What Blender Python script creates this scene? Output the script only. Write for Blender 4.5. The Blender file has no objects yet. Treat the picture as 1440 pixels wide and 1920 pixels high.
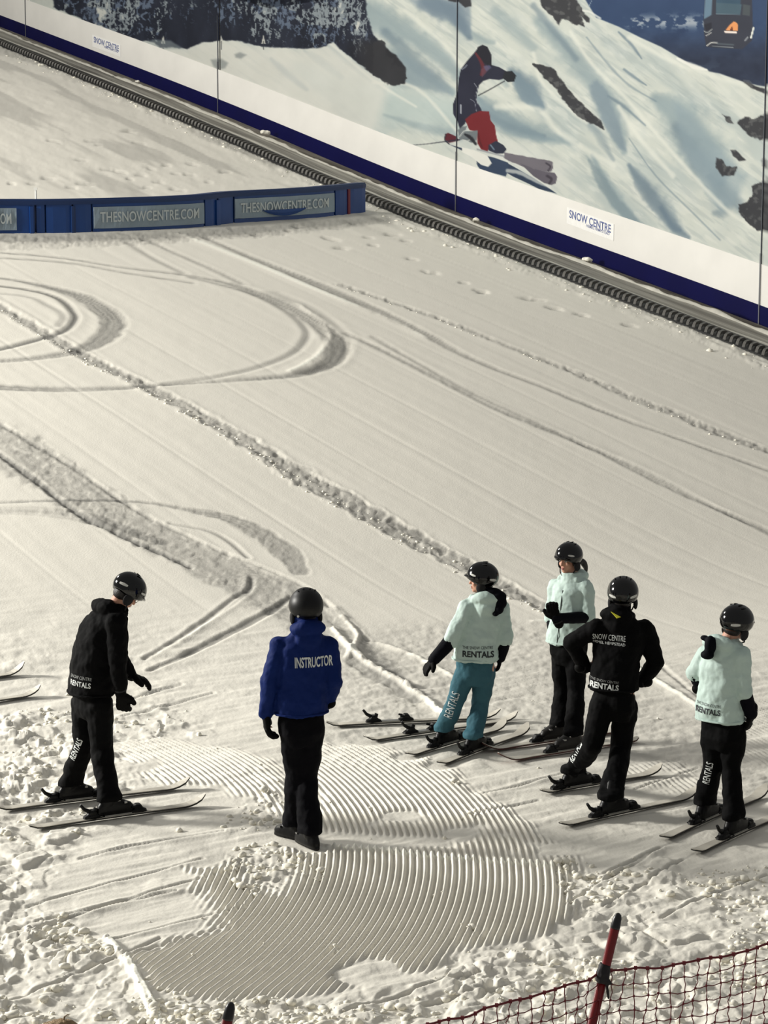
import bpy, bmesh, math, random
import numpy as np
from mathutils import Vector, Matrix
from mathutils.bvhtree import BVHTree

SC = bpy.context.scene
COL = SC.collection
random.seed(7)

# ------------------------------------------------------------------ camera
FPX, CAMZ = 4000.0, 4.7
PITCH = math.atan(585.0 / FPX)
cam_data = bpy.data.cameras.new('camera')
cam_data.sensor_fit = 'VERTICAL'
cam_data.sensor_height = 24.0
cam_data.lens = 24.0 * FPX / 1920.0
cam_data.clip_end = 300
cam = bpy.data.objects.new('camera', cam_data)
cam.location = (0, 0, CAMZ)
cam.rotation_euler = (math.pi / 2 - PITCH, 0, 0)
COL.objects.link(cam)
SC.camera = cam

# ------------------------------------------------------------------ light and exposure
SC.view_settings.view_transform = 'Standard'
SC.view_settings.look = 'None'
SC.view_settings.gamma = 1.0
SC.view_settings.use_curve_mapping = False
SC.view_settings.exposure = 0.07
world = bpy.data.worlds.new('hall_light')
SC.world = world
world.use_nodes = True
bg = world.node_tree.nodes['Background']
bg.inputs[0].default_value = (1.0, 0.99, 0.965, 1)
bg.inputs[1].default_value = 0.25


def hall_lamp(name, loc, target, sx, sy, power, col=(1, .972, .91)):
    l = bpy.data.lights.new(name, 'AREA')
    l.shape = 'RECTANGLE'
    l.size, l.size_y = sx, sy
    l.energy = power
    l.color = col
    o = bpy.data.objects.new(name, l)
    o.location = loc
    d = Vector(target) - Vector(loc)
    o.rotation_euler = d.to_track_quat('-Z', 'Y').to_euler()
    COL.objects.link(o)
    return o


hall_lamp('flood_lamp', (-27, 22, 10.8), (0, 19, 0), 3.6, 3.6, 12200)
hall_lamp('slope_lamp', (-30, 46, 24), (0, 36, 3), 5, 5, 6800)

# ------------------------------------------------------------------ maths of the place
CP, SP = math.cos(PITCH), math.sin(PITCH)


def ray(px, py):
    a = (np.asarray(px, float) - 720) / FPX
    b = (960 - np.asarray(py, float)) / FPX
    return np.stack([a, CP + b * SP, -SP + b * CP], -1)


_vp = ray(-2100, -770)
AZ = math.atan2(-_vp[0], _vp[1])                      # slope runs up to the left
TS = _vp[2] / math.hypot(_vp[0], _vp[1])              # rise over run
UX, UY = -math.sin(AZ), math.cos(AZ)                  # up the slope
VX, VY = math.cos(AZ), math.sin(AZ)                   # across, towards the wall


def flat_hit(px, py):
    d = ray(px, py)
    t = -CAMZ / d[..., 2]
    return d[..., 0] * t, d[..., 1] * t


_x, _y = flat_hit(700, 1215)
W0 = float(_x * UX + _y * UY)


def zs(u):
    u = np.asarray(u, float)
    return TS * 0.8 * np.logaddexp(0, (u - W0) / 0.8) - .15 * np.exp(-((u - 40) / 7.5) ** 2)


def z0(X, Y):
    u = np.asarray(X * UX + Y * UY, float)
    return zs(u)


def ground_hit(px, py):
    px = np.asarray(px, float)
    py = np.asarray(py, float)
    px, py = np.broadcast_arrays(px, py)
    d = ray(px, py)
    lo = np.full(px.shape, 3.0)
    hi = np.full(px.shape, 160.0)
    for _ in range(50):
        m = (lo + hi) / 2
        z = CAMZ + d[..., 2] * m
        above = z > z0(d[..., 0] * m, d[..., 1] * m)
        lo = np.where(above, m, lo)
        hi = np.where(above, hi, m)
    return d[..., 0] * lo, d[..., 1] * lo


def gp(px, py, dz=0.0):
    x, y = ground_hit(px, py)
    return Vector((float(x), float(y), float(z0(x, y)) + dz))


def at(px, py, Y):
    """the point seen at a place of the photograph, Y metres in front of the camera"""
    d = ray(px, py)
    t = Y / d[1]
    return Vector((float(d[0] * t), float(Y), float(CAMZ + d[2] * t)))


# wall plane: vertical, parallel to the fall line, through its foot
_wf = gp(1440, 607)
WV = _wf.x * VX + _wf.y * VY                          # distance of the wall plane across


def wall_uz(px, py):
    d = ray(px, py)
    t = WV / (d[..., 0] * VX + d[..., 1] * VY)
    X, Y, Z = d[..., 0] * t, d[..., 1] * t, CAMZ + d[..., 2] * t
    return X * UX + Y * UY, Z


def uvz(u, v, z=0.0):
    return Vector((u * UX + v * VX, u * UY + v * VY, z))


def project(P):
    P = np.asarray(P, float)
    x, y, z = P[..., 0], P[..., 1], P[..., 2] - CAMZ
    f = y * CP - z * SP
    u = y * SP + z * CP
    return 720 + FPX * x / f, 960 - FPX * u / f


# ------------------------------------------------------------------ noise
def _hash(ix, iy, s):
    h = (ix.astype(np.int64) * 374761393 + iy.astype(np.int64) * 668265263 + s * 1442695041) & 0xffffffff
    h = ((h ^ (h >> 13)) * 1274126177) & 0xffffffff
    h = (h ^ (h >> 16)) & 0xffffffff
    return h.astype(np.float64) / 4294967295.0


def vnoise(x, y, s=0):
    x = np.asarray(x, float)
    y = np.asarray(y, float)
    ix, iy = np.floor(x), np.floor(y)
    fx, fy = x - ix, y - iy
    fx = fx * fx * (3 - 2 * fx)
    fy = fy * fy * (3 - 2 * fy)
    a, b = _hash(ix, iy, s), _hash(ix + 1, iy, s)
    c, d = _hash(ix, iy + 1, s), _hash(ix + 1, iy + 1, s)
    return (a + (b - a) * fx) * (1 - fy) + (c + (d - c) * fx) * fy


def fbm(x, y, s=0, o=4, g=.5):
    r, a, t = 0, 1., 0
    for i in range(o):
        r = r + a * vnoise(x * 2 ** i + 17.3 * i, y * 2 ** i - 9.1 * i, s + i)
        t += a
        a *= g
    return r / t


def worley(x, y, s=0):
    """distance to the nearest and second nearest cell point"""
    ix, iy = np.floor(x), np.floor(y)
    d1 = np.full(np.shape(x), 9.)
    d2 = np.full(np.shape(x), 9.)
    idv = np.zeros(np.shape(x))
    for i in (-1, 0, 1):
        for j in (-1, 0, 1):
            cx = ix + i + _hash(ix + i, iy + j, s)
            cy = iy + j + _hash(ix + i, iy + j, s + 5)
            d = np.hypot(x - cx, y - cy)
            nearer = d < d1
            d2 = np.where(nearer, d1, np.minimum(d2, d))
            idv = np.where(nearer, _hash(ix + i, iy + j, s + 9), idv)
            d1 = np.where(nearer, d, d1)
    return d1, d2, idv


def sstep(a, b, x):
    t = np.clip((x - a) / (b - a), 0, 1)
    return t * t * (3 - 2 * t)


def seg_dist(x, y, pts, wid=None, pad=1e9):
    """distance to a polyline, the width there, and the run along it"""
    D = np.full(x.shape, 1e3)
    W = np.zeros(x.shape)
    S = np.zeros(x.shape)
    sg = np.zeros(x.shape)
    run = 0
    for i in range(len(pts) - 1):
        (ax, ay), (bx, by) = pts[i], pts[i + 1]
        dx, dy = bx - ax, by - ay
        L2 = dx * dx + dy * dy + 1e-12
        t = np.clip(((x - ax) * dx + (y - ay) * dy) / L2, 0, 1)
        ex, ey = x - ax - t * dx, y - ay - t * dy
        d = np.hypot(ex, ey)
        m = d < D
        D = np.where(m, d, D)
        if wid is not None:
            W = np.where(m, wid[i] + (wid[i + 1] - wid[i]) * t, W)
        S = np.where(m, run + t * math.sqrt(L2), S)
        sg = np.where(m, np.sign(dx * ey - dy * ex), sg)
        run += math.sqrt(L2)
    return D, W, S, sg


def in_poly(x, y, poly):
    c = np.zeros(x.shape, bool)
    n = len(poly)
    for i in range(n):
        x1, y1 = poly[i]
        x2, y2 = poly[(i + 1) % n]
        if y1 == y2:
            continue
        c ^= ((y1 > y) != (y2 > y)) & (x < (x2 - x1) * (y - y1) / (y2 - y1) + x1)
    return c


def poly_sd(x, y, poly):
    D = seg_dist(x, y, list(poly) + [poly[0]])[0]
    return np.where(in_poly(x, y, poly), -D, D)


def smooth_path(pts, n=6):
    """Catmull-Rom through the points (any dimension)"""
    P = [np.array(p, float) for p in pts]
    P = [2 * P[0] - P[1]] + P + [2 * P[-1] - P[-2]]
    out = []
    for i in range(1, len(P) - 2):
        for k in range(n):
            t = k / n
            out.append(.5 * ((2 * P[i]) + (-P[i - 1] + P[i + 1]) * t + (2 * P[i - 1] - 5 * P[i] + 4 * P[i + 1] - P[i + 2]) * t * t
                             + (-P[i - 1] + 3 * P[i] - 3 * P[i + 1] + P[i + 2]) * t ** 3))
    out.append(P[-2])
    return out


# ------------------------------------------------------------------ materials
def lin(c):
    return tuple((v / 255 / 12.92) if v / 255 <= .04045 else ((v / 255 + .055) / 1.055) ** 2.4 for v in c)


def mat(name, rgb, rough=.6, metal=0, bump=0, bscale=60, vary=0, attr=None, spec=.5, coat=0, sheen=0):
    m = bpy.data.materials.new(name)
    m.use_nodes = True
    nt = m.node_tree
    b = nt.nodes['Principled BSDF']
    b.inputs['Roughness'].default_value = rough
    b.inputs['Metallic'].default_value = metal
    b.inputs['Specular IOR Level'].default_value = spec
    b.inputs['Coat Weight'].default_value = coat
    b.inputs['Sheen Weight'].default_value = sheen
    tc = nt.nodes.new('ShaderNodeTexCoord')
    if attr:
        a = nt.nodes.new('ShaderNodeAttribute')
        a.attribute_name = attr
        src = a.outputs['Color']
        nt.links.new(src, b.inputs['Base Color'])
    else:
        c = lin(rgb)
        ns = nt.nodes.new('ShaderNodeTexNoise')
        ns.inputs['Scale'].default_value = bscale * .3
        ns.inputs['Detail'].default_value = 3
        rp = nt.nodes.new('ShaderNodeValToRGB')
        k = max(vary, .04)
        rp.color_ramp.elements[0].position = .3
        rp.color_ramp.elements[1].position = .7
        rp.color_ramp.elements[0].color = tuple(v * (1 - k) for v in c) + (1,)
        rp.color_ramp.elements[1].color = tuple(min(1, v * (1 + k)) for v in c) + (1,)
        nt.links.new(tc.outputs['Object'], ns.inputs['Vector'])
        nt.links.new(ns.outputs['Fac'], rp.inputs['Fac'])
        nt.links.new(rp.outputs['Color'], b.inputs['Base Color'])
    if bump:
        n2 = nt.nodes.new('ShaderNodeTexNoise')
        n2.inputs['Scale'].default_value = bscale
        n2.inputs['Detail'].default_value = 4
        bp = nt.nodes.new('ShaderNodeBump')
        bp.inputs['Strength'].default_value = bump
        bp.inputs['Distance'].default_value = .01
        nt.links.new(tc.outputs['Object'], n2.inputs['Vector'])
        nt.links.new(n2.outputs['Fac'], bp.inputs['Height'])
        nt.links.new(bp.outputs['Normal'], b.inputs['Normal'])
    return m


# ------------------------------------------------------------------ object helpers
def tag(o, label=None, cat=None, group=None, kind=None):
    if label: o['label'] = label
    if cat: o['category'] = cat
    if group: o['group'] = group
    if kind: o['kind'] = kind
    return o


def empty(name, loc, label=None, cat=None, group=None, kind=None):
    o = bpy.data.objects.new(name, None)
    o.location = loc
    o.empty_display_size = .1
    COL.objects.link(o)
    return tag(o, label, cat, group, kind)


def world_loc(o):
    v = Vector((0, 0, 0))
    while o is not None:
        v += o.location
        o = o.parent
    return v


def mesh_np(name, V, F, smooth=True):
    """V (n,3); F (m,k) equal polygons, or a list of polygons"""
    V = np.asarray(V, np.float32)
    me = bpy.data.meshes.new(name)
    if isinstance(F, np.ndarray):
        k = F.shape[1]
        me.vertices.add(len(V))
        me.vertices.foreach_set('co', V.ravel())
        me.loops.add(F.size)
        me.loops.foreach_set('vertex_index', F.astype(np.int32).ravel())
        me.polygons.add(len(F))
        me.polygons.foreach_set('loop_start', np.arange(0, F.size, k, dtype=np.int32))
        me.polygons.foreach_set('loop_total', np.full(len(F), k, np.int32))
        me.update(calc_edges=True)
    else:
        me.from_pydata([tuple(map(float, v)) for v in V], [], [tuple(int(i) for i in f) for f in F])
        me.update()
    if smooth:
        me.polygons.foreach_set('use_smooth', np.ones(len(me.polygons), bool))
    return me


def link(name, me, m, parent=None, loc=None, **kw):
    """link a mesh given in world coordinates; its origin goes to loc (or its parent's place)"""
    if m is not None and not me.materials:
        me.materials.append(m)
    o = bpy.data.objects.new(name, me)
    base = world_loc(parent) if parent else (Vector(loc) if loc is not None else Vector((0, 0, 0)))
    me.transform(Matrix.Translation(-base))
    if parent:
        o.parent = parent
    else:
        o.location = base
    COL.objects.link(o)
    return tag(o, **kw)


def grid_faces(nr, nc):
    i = np.arange(nr * nc).reshape(nr, nc)
    return np.stack([i[:-1, :-1], i[:-1, 1:], i[1:, 1:], i[1:, :-1]], -1).reshape(-1, 4)


class MB:
    """collects solids, then becomes one mesh"""

    def __init__(s):
        s.V, s.F = [], []

    def add(s, V, F):
        n = len(s.V)
        s.V += [tuple(map(float, v)) for v in V]
        s.F += [tuple(n + int(i) for i in f) for f in F]

    def box(s, c, sx, sy, sz, M=None):
        c = Vector(c)
        V = []
        for a in (-.5, .5):
            for b in (-.5, .5):
                for d in (-.5, .5):
                    v = Vector((a * sx, b * sy, d * sz))
                    if M is not None: v = M @ v
                    V.append(c + v)
        s.add(V, [(0, 1, 3, 2), (4, 6, 7, 5), (0, 4, 5, 1), (2, 3, 7, 6), (0, 2, 6, 4), (1, 5, 7, 3)])

    def ring_loft(s, rings, caps=True):
        n = len(rings[0])
        V = [p for r in rings for p in r]
        F = []
        for i in range(len(rings) - 1):
            for j in range(n):
                k = (j + 1) % n
                F.append((i * n + j, i * n + k, (i + 1) * n + k, (i + 1) * n + j))
        if caps:
            F.append(tuple(reversed(range(n))))
            F.append(tuple((len(rings) - 1) * n + j for j in range(n)))
        s.add(V, F)

    def tube(s, pts, rad, n=8, caps=True, flat=1.0, up=None):
        pts = [Vector(p) for p in pts]
        if not hasattr(rad, '__len__'): rad = [rad] * len(pts)
        rings = []
        u = None
        for i, p in enumerate(pts):
            t = (pts[min(i + 1, len(pts) - 1)] - pts[max(i - 1, 0)]).normalized()
            if u is None:
                u = Vector(up) if up is not None else (Vector((0, 0, 1)) if abs(t.z) < .9 else Vector((1, 0, 0)))
            u = (u - t * u.dot(t)).normalized()
            w = t.cross(u)
            rings.append([p + (u * math.cos(2 * math.pi * k / n) * flat + w * math.sin(2 * math.pi * k / n)) * rad[i] for k in range(n)])
        s.ring_loft(rings, caps)

    def capsule(s, a, b, ra, rb, n=14, m=4):
        """tapered round-ended solid"""
        a, b = Vector(a), Vector(b)
        t = b - a
        L = t.length
        t = t.normalized() if L > 1e-6 else Vector((0, 0, 1))
        pts, rr = [], []
        for k in range(m):
            th = math.pi / 2 * (1 - k / m)
            pts.append(a - t * math.sin(th) * ra)
            rr.append(max(math.cos(th) * ra, ra * .05))
        pts += [a, b]
        rr += [ra, rb]
        for k in range(m):
            th = math.pi / 2 * ((k + 1) / m)
            pts.append(b + t * math.sin(th) * rb)
            rr.append(max(math.cos(th) * rb, rb * .05))
        s.tube_fixed(pts, rr, t, n)

    def tube_fixed(s, pts, rr, t, n):
        u = Vector((0, 0, 1)) if abs(t.z) < .9 else Vector((1, 0, 0))
        u = (u - t * u.dot(t)).normalized()
        w = t.cross(u)
        s.ring_loft([[p + (u * math.cos(2 * math.pi * k / n) + w * math.sin(2 * math.pi * k / n)) * r for k in range(n)] for p, r in zip(pts, rr)])

    def ellipsoid(s, c, rx, ry, rz, M=None, n=16, m=10):
        c = Vector(c)
        rings = []
        for i in range(m + 1):
            th = math.pi * (i / m)
            th = min(max(th, .06), math.pi - .06)
            r = []
            for k in range(n):
                ph = 2 * math.pi * k / n
                v = Vector((rx * math.sin(th) * math.cos(ph), ry * math.sin(th) * math.sin(ph), -rz * math.cos(th)))
                if M is not None: v = M @ v
                r.append(c + v)
            rings.append(r)
        s.ring_loft(rings)

    def loft(s, secs, n=20, p=2.0):
        """secs: (centre, x axis vector, y axis vector): superellipse sections"""
        rings = []
        for c, ax, ay in secs:
            c, ax, ay = Vector(c), Vector(ax), Vector(ay)
            r = []
            for k in range(n):
                a = 2 * math.pi * k / n
                ca, sa = math.cos(a), math.sin(a)
                r.append(c + ax * math.copysign(abs(ca) ** (2 / p), ca) + ay * math.copysign(abs(sa) ** (2 / p), sa))
            rings.append(r)
        s.ring_loft(rings)

    def mesh(s, name='m', smooth=False):
        return mesh_np(name, s.V, s.F, smooth)

    def build(s, name, m, parent=None, smooth=False, loc=None, **kw):
        return link(name, s.mesh(name, smooth), m, parent, loc, **kw)


def fused(mb, voxel, smooth=4, wrinkle=0, wscale=.12, dec=0, sfac=.5, wstretch=None):
    """fuse overlapping solids into one continuous surface"""
    me = mb.mesh('tmp')
    o = bpy.data.objects.new('tmp', me)
    COL.objects.link(o)
    r = o.modifiers.new('r', 'REMESH')
    r.mode = 'VOXEL'
    r.voxel_size = voxel
    if smooth:
        s = o.modifiers.new('s', 'SMOOTH')
        s.iterations = smooth
        s.factor = sfac
    if wrinkle:
        tx = bpy.data.textures.get('folds%.3f' % wscale) or bpy.data.textures.new('folds%.3f' % wscale, 'CLOUDS')
        tx.noise_scale = wscale
        tx.noise_depth = 2
        d = o.modifiers.new('d', 'DISPLACE')
        d.texture = tx
        d.strength = wrinkle
        d.mid_level = .5
        d.texture_coords = 'GLOBAL'
    if dec:
        q = o.modifiers.new('q', 'DECIMATE')
        q.ratio = dec
    dg = bpy.context.evaluated_depsgraph_get()
    out = bpy.data.meshes.new_from_object(o.evaluated_get(dg), depsgraph=dg)
    bpy.data.objects.remove(o)
    bpy.data.meshes.remove(me)
    out.polygons.foreach_set('use_smooth', np.ones(len(out.polygons), bool))
    return out


def lettering(text, size, width=None, bold=.0, spacing=1.0, depth=0.0, sub=0):
    """flat letter mesh in the x-y plane, centred, scaled to the given cap height and width"""
    cu = bpy.data.curves.new('t', 'FONT')
    cu.body = text
    cu.size = 1.0
    cu.offset = bold
    cu.extrude = depth
    cu.space_character = spacing
    cu.resolution_u = 3
    o = bpy.data.objects.new('t', cu)
    COL.objects.link(o)
    dg = bpy.context.evaluated_depsgraph_get()
    me = bpy.data.meshes.new_from_object(o.evaluated_get(dg), depsgraph=dg)
    bpy.data.objects.remove(o)
    bpy.data.curves.remove(cu)
    if sub:
        bm = bmesh.new()
        bm.from_mesh(me)
        bmesh.ops.triangulate(bm, faces=bm.faces)
        bmesh.ops.subdivide_edges(bm, edges=[e for e in bm.edges if e.calc_length() > .12], cuts=sub, use_grid_fill=True)
        bm.to_mesh(me)
        bm.free()
    V = np.empty(len(me.vertices) * 3)
    me.vertices.foreach_get('co', V)
    V = V.reshape(-1, 3)
    mn, mx = V.min(0), V.max(0)
    V[:, 0] -= (mn[0] + mx[0]) / 2
    V[:, 1] -= (mn[1] + mx[1]) / 2
    sy = size / max(mx[1] - mn[1], 1e-6)
    sx = (width / max(mx[0] - mn[0], 1e-6)) if width else sy
    V[:, 0] *= sx
    V[:, 1] *= sy
    me.vertices.foreach_set('co', V.ravel())
    me.update()
    return me

# ------------------------------------------------------------------ snow ground
def xy(pts):
    out = []
    for p in pts:
        x, y = ground_hit(p[0], p[1])
        out.append((float(x), float(y)))
    return out


# tracks: (points in the photograph, widths in metres, greyness, depth, roughness, berm)
TR = []


def track(pts, w, grey, depth, rough=0, berm=.3, n=5):
    if not hasattr(w, '__len__'): w = [w] * len(pts)
    q = smooth_path([(p[0], p[1], ww) for p, ww in zip(pts, w)], n)
    TR.append((xy([(a[0], a[1]) for a in q]), [max(.01, float(a[2])) for a in q], grey, depth, rough, berm))


# wide turn in the middle
track([(-60, 470), (100, 482), (220, 500), (350, 516), (430, 532), (500, 556), (560, 585), (605, 615), (632, 645), (620, 680), (560, 702), (450, 712), (310, 722), (200, 729), (80, 729), (-60, 722)],
      [.10, .08, .09, .10, .20, .26, .28, .32, .36, .30, .20, .14, .08, .18, .24, .24], .30, .012, .2)
track([(360, 520), (470, 550), (540, 585), (575, 618), (572, 640), (545, 665), (480, 690), (400, 708), (310, 721)], [.05, .06, .05, .04, .05, .06, .05, .05, .04], .25, .015)
track([(560, 570), (610, 610), (617, 640), (590, 672), (545, 696)], .05, -.12, -.02, .3)
track([(-60, 480), (120, 492), (240, 512), (360, 530)], .04, .28, .014)
track([(240, 455), (290, 485), (345, 512)], .05, .22, .012)
track([(270, 448), (330, 475), (400, 505), (455, 532)], .05, .22, .012, .3)
for dx_, w_ in ((0, .05), (12, .04), (22, .05)):
    track([(500 + dx_, 548), (560 + dx_, 574), (607 + dx_, 606), (634 + dx_, 640), (618 + dx_, 676), (560 + dx_, 699)], w_ * .8, .10, .010)
track([(-60, 455), (120, 452), (300, 445), (450, 436), (600, 424), (720, 412)], [1.1, 1.0, .9, .8, .7, .5], .12, .004, .7, .2)
# inner turns at the left
track([(-60, 516), (20, 524), (90, 538), (150, 555), (198, 582), (214, 607), (195, 635), (150, 657), (80, 670), (0, 677), (-60, 680)],
      [.12, .16, .25, .38, .42, .40, .34, .24, .16, .14, .12], .34, .012, .15)
track([(-60, 530), (50, 543), (110, 560), (137, 585), (140, 600), (118, 622), (60, 640), (0, 655), (-60, 664)], [.03, .03, .04, .06, .08, .08, .06, .05, .05], .55, .018)
track([(-60, 545), (50, 556), (90, 572), (122, 592), (112, 612)], .03, .2, .01)
# the rough ridge down the middle
track([(-60, 545), (0, 575), (90, 628), (180, 678), (290, 732), (400, 792), (480, 838), (560, 888), (650, 940), (760, 1000), (870, 1058), (980, 1118), (1070, 1163)],
      [.20, .22, .24, .26, .26, .30, .34, .42, .44, .42, .36, .26, .16], .30, .01, .8, .8)
# double tracks at the right
track([(385, 445), (470, 482), (560, 518), (640, 552), (720, 588), (790, 622), (860, 660), (930, 692), (1010, 722), (1090, 755), (1180, 790), (1300, 832), (1470, 892)],
      [.14, .22, .28, .32, .30, .24, .18, .13, .12, .12, .12, .10, .10], .28, .016, .2)
track([(340, 440), (450, 482), (600, 545), (720, 592), (800, 632)], .035, -.25, -.02)
track([(640, 535), (720, 562), (830, 600), (930, 640), (1020, 675), (1100, 708), (1190, 748), (1280, 782), (1370, 820), (1480, 858)],
      [.16, .16, .14, .14, .16, .20, .24, .26, .26, .24], .22, .01, .9, .5)
track([(650, 625), (740, 668), (830, 715), (920, 762), (1000, 795), (1130, 850), (1280, 925), (1480, 1012)], .12, .26, .012, .3)
track([(700, 632), (800, 690), (900, 745), (1000, 790), (1100, 835), (1200, 878), (1340, 950), (1480, 1020)], .08, .2, .01, .2)
track([(790, 690), (900, 742), (1010, 790), (1150, 850)], .22, .05, .0)
# lower left bands
track([(-60, 800), (0, 828), (60, 866), (130, 912), (200, 960), (280, 1003), (360, 1040), (440, 1078), (520, 1118), (590, 1160), (650, 1205), (720, 1262), (790, 1315)],
      [1.1, 1.1, 1.0, .95, .9, .8, .75, .8, .85, .8, .6, .4, .2], .24, .006, .38, .15)
track([(-60, 812), (0, 852), (60, 895), (110, 935), (170, 975), (230, 1005), (300, 1036), (355, 1062)], .09, .32, .02, .5)
track([(-60, 770), (0, 795), (60, 830), (120, 865), (200, 920), (270, 965), (330, 995), (420, 1035), (520, 1075), (580, 1105), (635, 1150), (690, 1200)], .05, .14, .012, .3)
track([(-60, 945), (60, 940), (180, 938), (280, 943), (360, 957), (430, 972), (495, 1003), (540, 1040), (562, 1072)], [.03, .04, .05, .08, .16, .26, .36, .36, .2], .28, .006, .35)
track([(-60, 958), (60, 958), (150, 968), (230, 992), (300, 1015)], [.2, .3, .36, .3, .2], .15, .004, .2)
track([(320, 982), (390, 995), (430, 1015), (465, 1045)], .06, .25, .012)
track([(270, 1235), (330, 1202), (400, 1155), (440, 1125), (468, 1103), (471, 1082)], [.05, .07, .09, .10, .06, .04], .26, .016)
track([(280, 1258), (340, 1232), (420, 1192), (500, 1150), (545, 1118)], [.06, .08, .10, .10, .05], .28, .016)
track([(300, 1222), (380, 1175), (460, 1112)], .03, -.2, -.015)
# ridges below the turn
track([(625, 1180), (655, 1215), (690, 1245), (740, 1275), (790, 1308), (835, 1345)], [.05, .08, .08, .09, .08, .05], -.30, -.045, .5)
track([(625, 1140), (650, 1165), (672, 1195), (650, 1235)], .06, -.25, -.03, .3)
track([(700, 1205), (780, 1232), (850, 1270)], .05, -.2, -.02, .4)
track([(1000, 1165), (1060, 1165), (1100, 1175), (1210, 1262), (1320, 1330), (1345, 1352)], .05, -.25, -.02, .2)
track([(1215, 1225), (1290, 1290), (1370, 1345)], .05, .12, .012)
# foreground ridge right of the instructor
track([(590, 1588), (700, 1598), (830, 1612), (960, 1622), (1030, 1628)], [.05, .06, .05, .06, .08], -.2, -.022, .6)
track([(200, 1762), (235, 1800), (262, 1845), (285, 1890), (310, 1935)], [.05, .05, .06, .06, .06], -.2, -.03, .4)
for (a, b) in [((0, 1765), (400, 1640)), ((30, 1740), (330, 1672)), ((60, 1800), (460, 1700)), ((110, 1830), (430, 1735)), ((50, 1700), (380, 1610)), ((150, 1610), (420, 1560)),
               ((1130, 1700), (1300, 1600)), ((1060, 1700), (1240, 1590)), ((1180, 1530), (1330, 1500)), ((1130, 1640), (1300, 1560)), ((0, 1885), (300, 1760)),
               ((230, 1345), (400, 1300)), ((200, 1330), (340, 1285)), ((900, 1490), (1060, 1450)), ((880, 1530), (1010, 1500)), ((1190, 1480), (1310, 1440)), ((1240, 1720), (1440, 1640)),
               ((760, 1890), (960, 1850)), ((640, 1900), (900, 1820)), ((-20, 1390), (170, 1330))]:
    track([a, ((a[0] + b[0]) / 2 + random.uniform(-6, 6), (a[1] + b[1]) / 2 + random.uniform(-4, 4)), b], [.02, .035, .02], .16, .016, .2, .6, n=3)

CORD = [xy(p) for p in [
    [(350, 1628), (470, 1612), (600, 1596), (585, 1470), (590, 1395), (660, 1388), (800, 1425), (900, 1490), (1000, 1565), (1095, 1640), (1098, 1728), (1000, 1755), (870, 1772), (760, 1840),
     (600, 1862), (420, 1880), (300, 1850), (265, 1795), (420, 1745), (400, 1690)],
    [(225, 1400), (300, 1382), (520, 1425), (535, 1525), (420, 1480), (235, 1455)],
    [(1160, 1440), (1290, 1430), (1330, 1490), (1200, 1475)],
    [(1360, 1330), (1440, 1310), (1460, 1440), (1390, 1420)],
    [(-30, 1480), (60, 1480), (60, 1515), (-30, 1520)],
    [(850, 1290), (1000, 1240), (1030, 1330), (900, 1340)]]]
ROUGH = [(xy(p), a) for p, a in [
    ([(-80, 1330), (60, 1330), (240, 1345), (250, 1480), (190, 1560), (110, 1640), (-80, 1640)], 1.0),
    ([(-80, 1640), (60, 1660), (110, 1720), (200, 1790), (330, 1870), (600, 1880), (760, 1850), (900, 1780), (1010, 1760), (1140, 1760), (1100, 1990), (-80, 1990)], .95),
    ([(450, 1590), (560, 1590), (600, 1640), (560, 1700), (480, 1690), (430, 1640)], .7),
    ([(1040, 1600), (1130, 1640), (1240, 1600), (1360, 1640), (1480, 1600), (1480, 1990), (1100, 1990), (1090, 1760)], .85),
    ([(430, 1430), (520, 1440), (540, 1560), (430, 1560)], .6),
    ([(780, 1760), (900, 1700), (1000, 1740), (930, 1790)], .5),
    ([(240, 1300), (360, 1310), (420, 1370), (250, 1400)], .6),
    ([(-80, 1180), (0, 1200), (0, 1330), (-80, 1330)], .2)]]
GRIT = xy([(640, 1205), (720, 1175), (960, 1165), (1040, 1180), (1200, 1280), (1330, 1360), (1460, 1420), (1460, 1480), (1180, 1430), (800, 1400), (600, 1400), (615, 1260)])
SLAB = xy([(585, 1555), (690, 1560), (850, 1568), (860, 1590), (700, 1592), (590, 1585)])
SMOOTH = [xy(p) for p in [[(150, 1640), (420, 1560), (410, 1690), (250, 1790), (90, 1760), (60, 1700)], [(240, 1500), (430, 1475), (440, 1540), (200, 1600)]]]

rngp = random.Random(5)
DENTS = []
for (x, y) in [(245, 245), (262, 268), (172, 265), (184, 272), (205, 318), (225, 322), (282, 316), (266, 328), (243, 335), (310, 310), (360, 308), (332, 356), (100, 265), (115, 268), (135, 352), (160, 345),
               (330, 326), (300, 342), (272, 352), (355, 327), (240, 248), (770, 485), (800, 510), (815, 512), (870, 530), (900, 545), (990, 560), (1010, 562), (1040, 578), (620, 448), (640, 465), (700, 460),
               (560, 425), (540, 432), (480, 440), (760, 452), (735, 440), (690, 445), (150, 300), (60, 345), (90, 335), (20, 345), (390, 340), (420, 322), (905, 548), (1180, 610), (1090, 590)]:
    gx, gy = ground_hit(x, y)
    DENTS.append((float(gx), float(gy), rngp.uniform(.10, .2), rngp.uniform(-.5, .5)))

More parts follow.
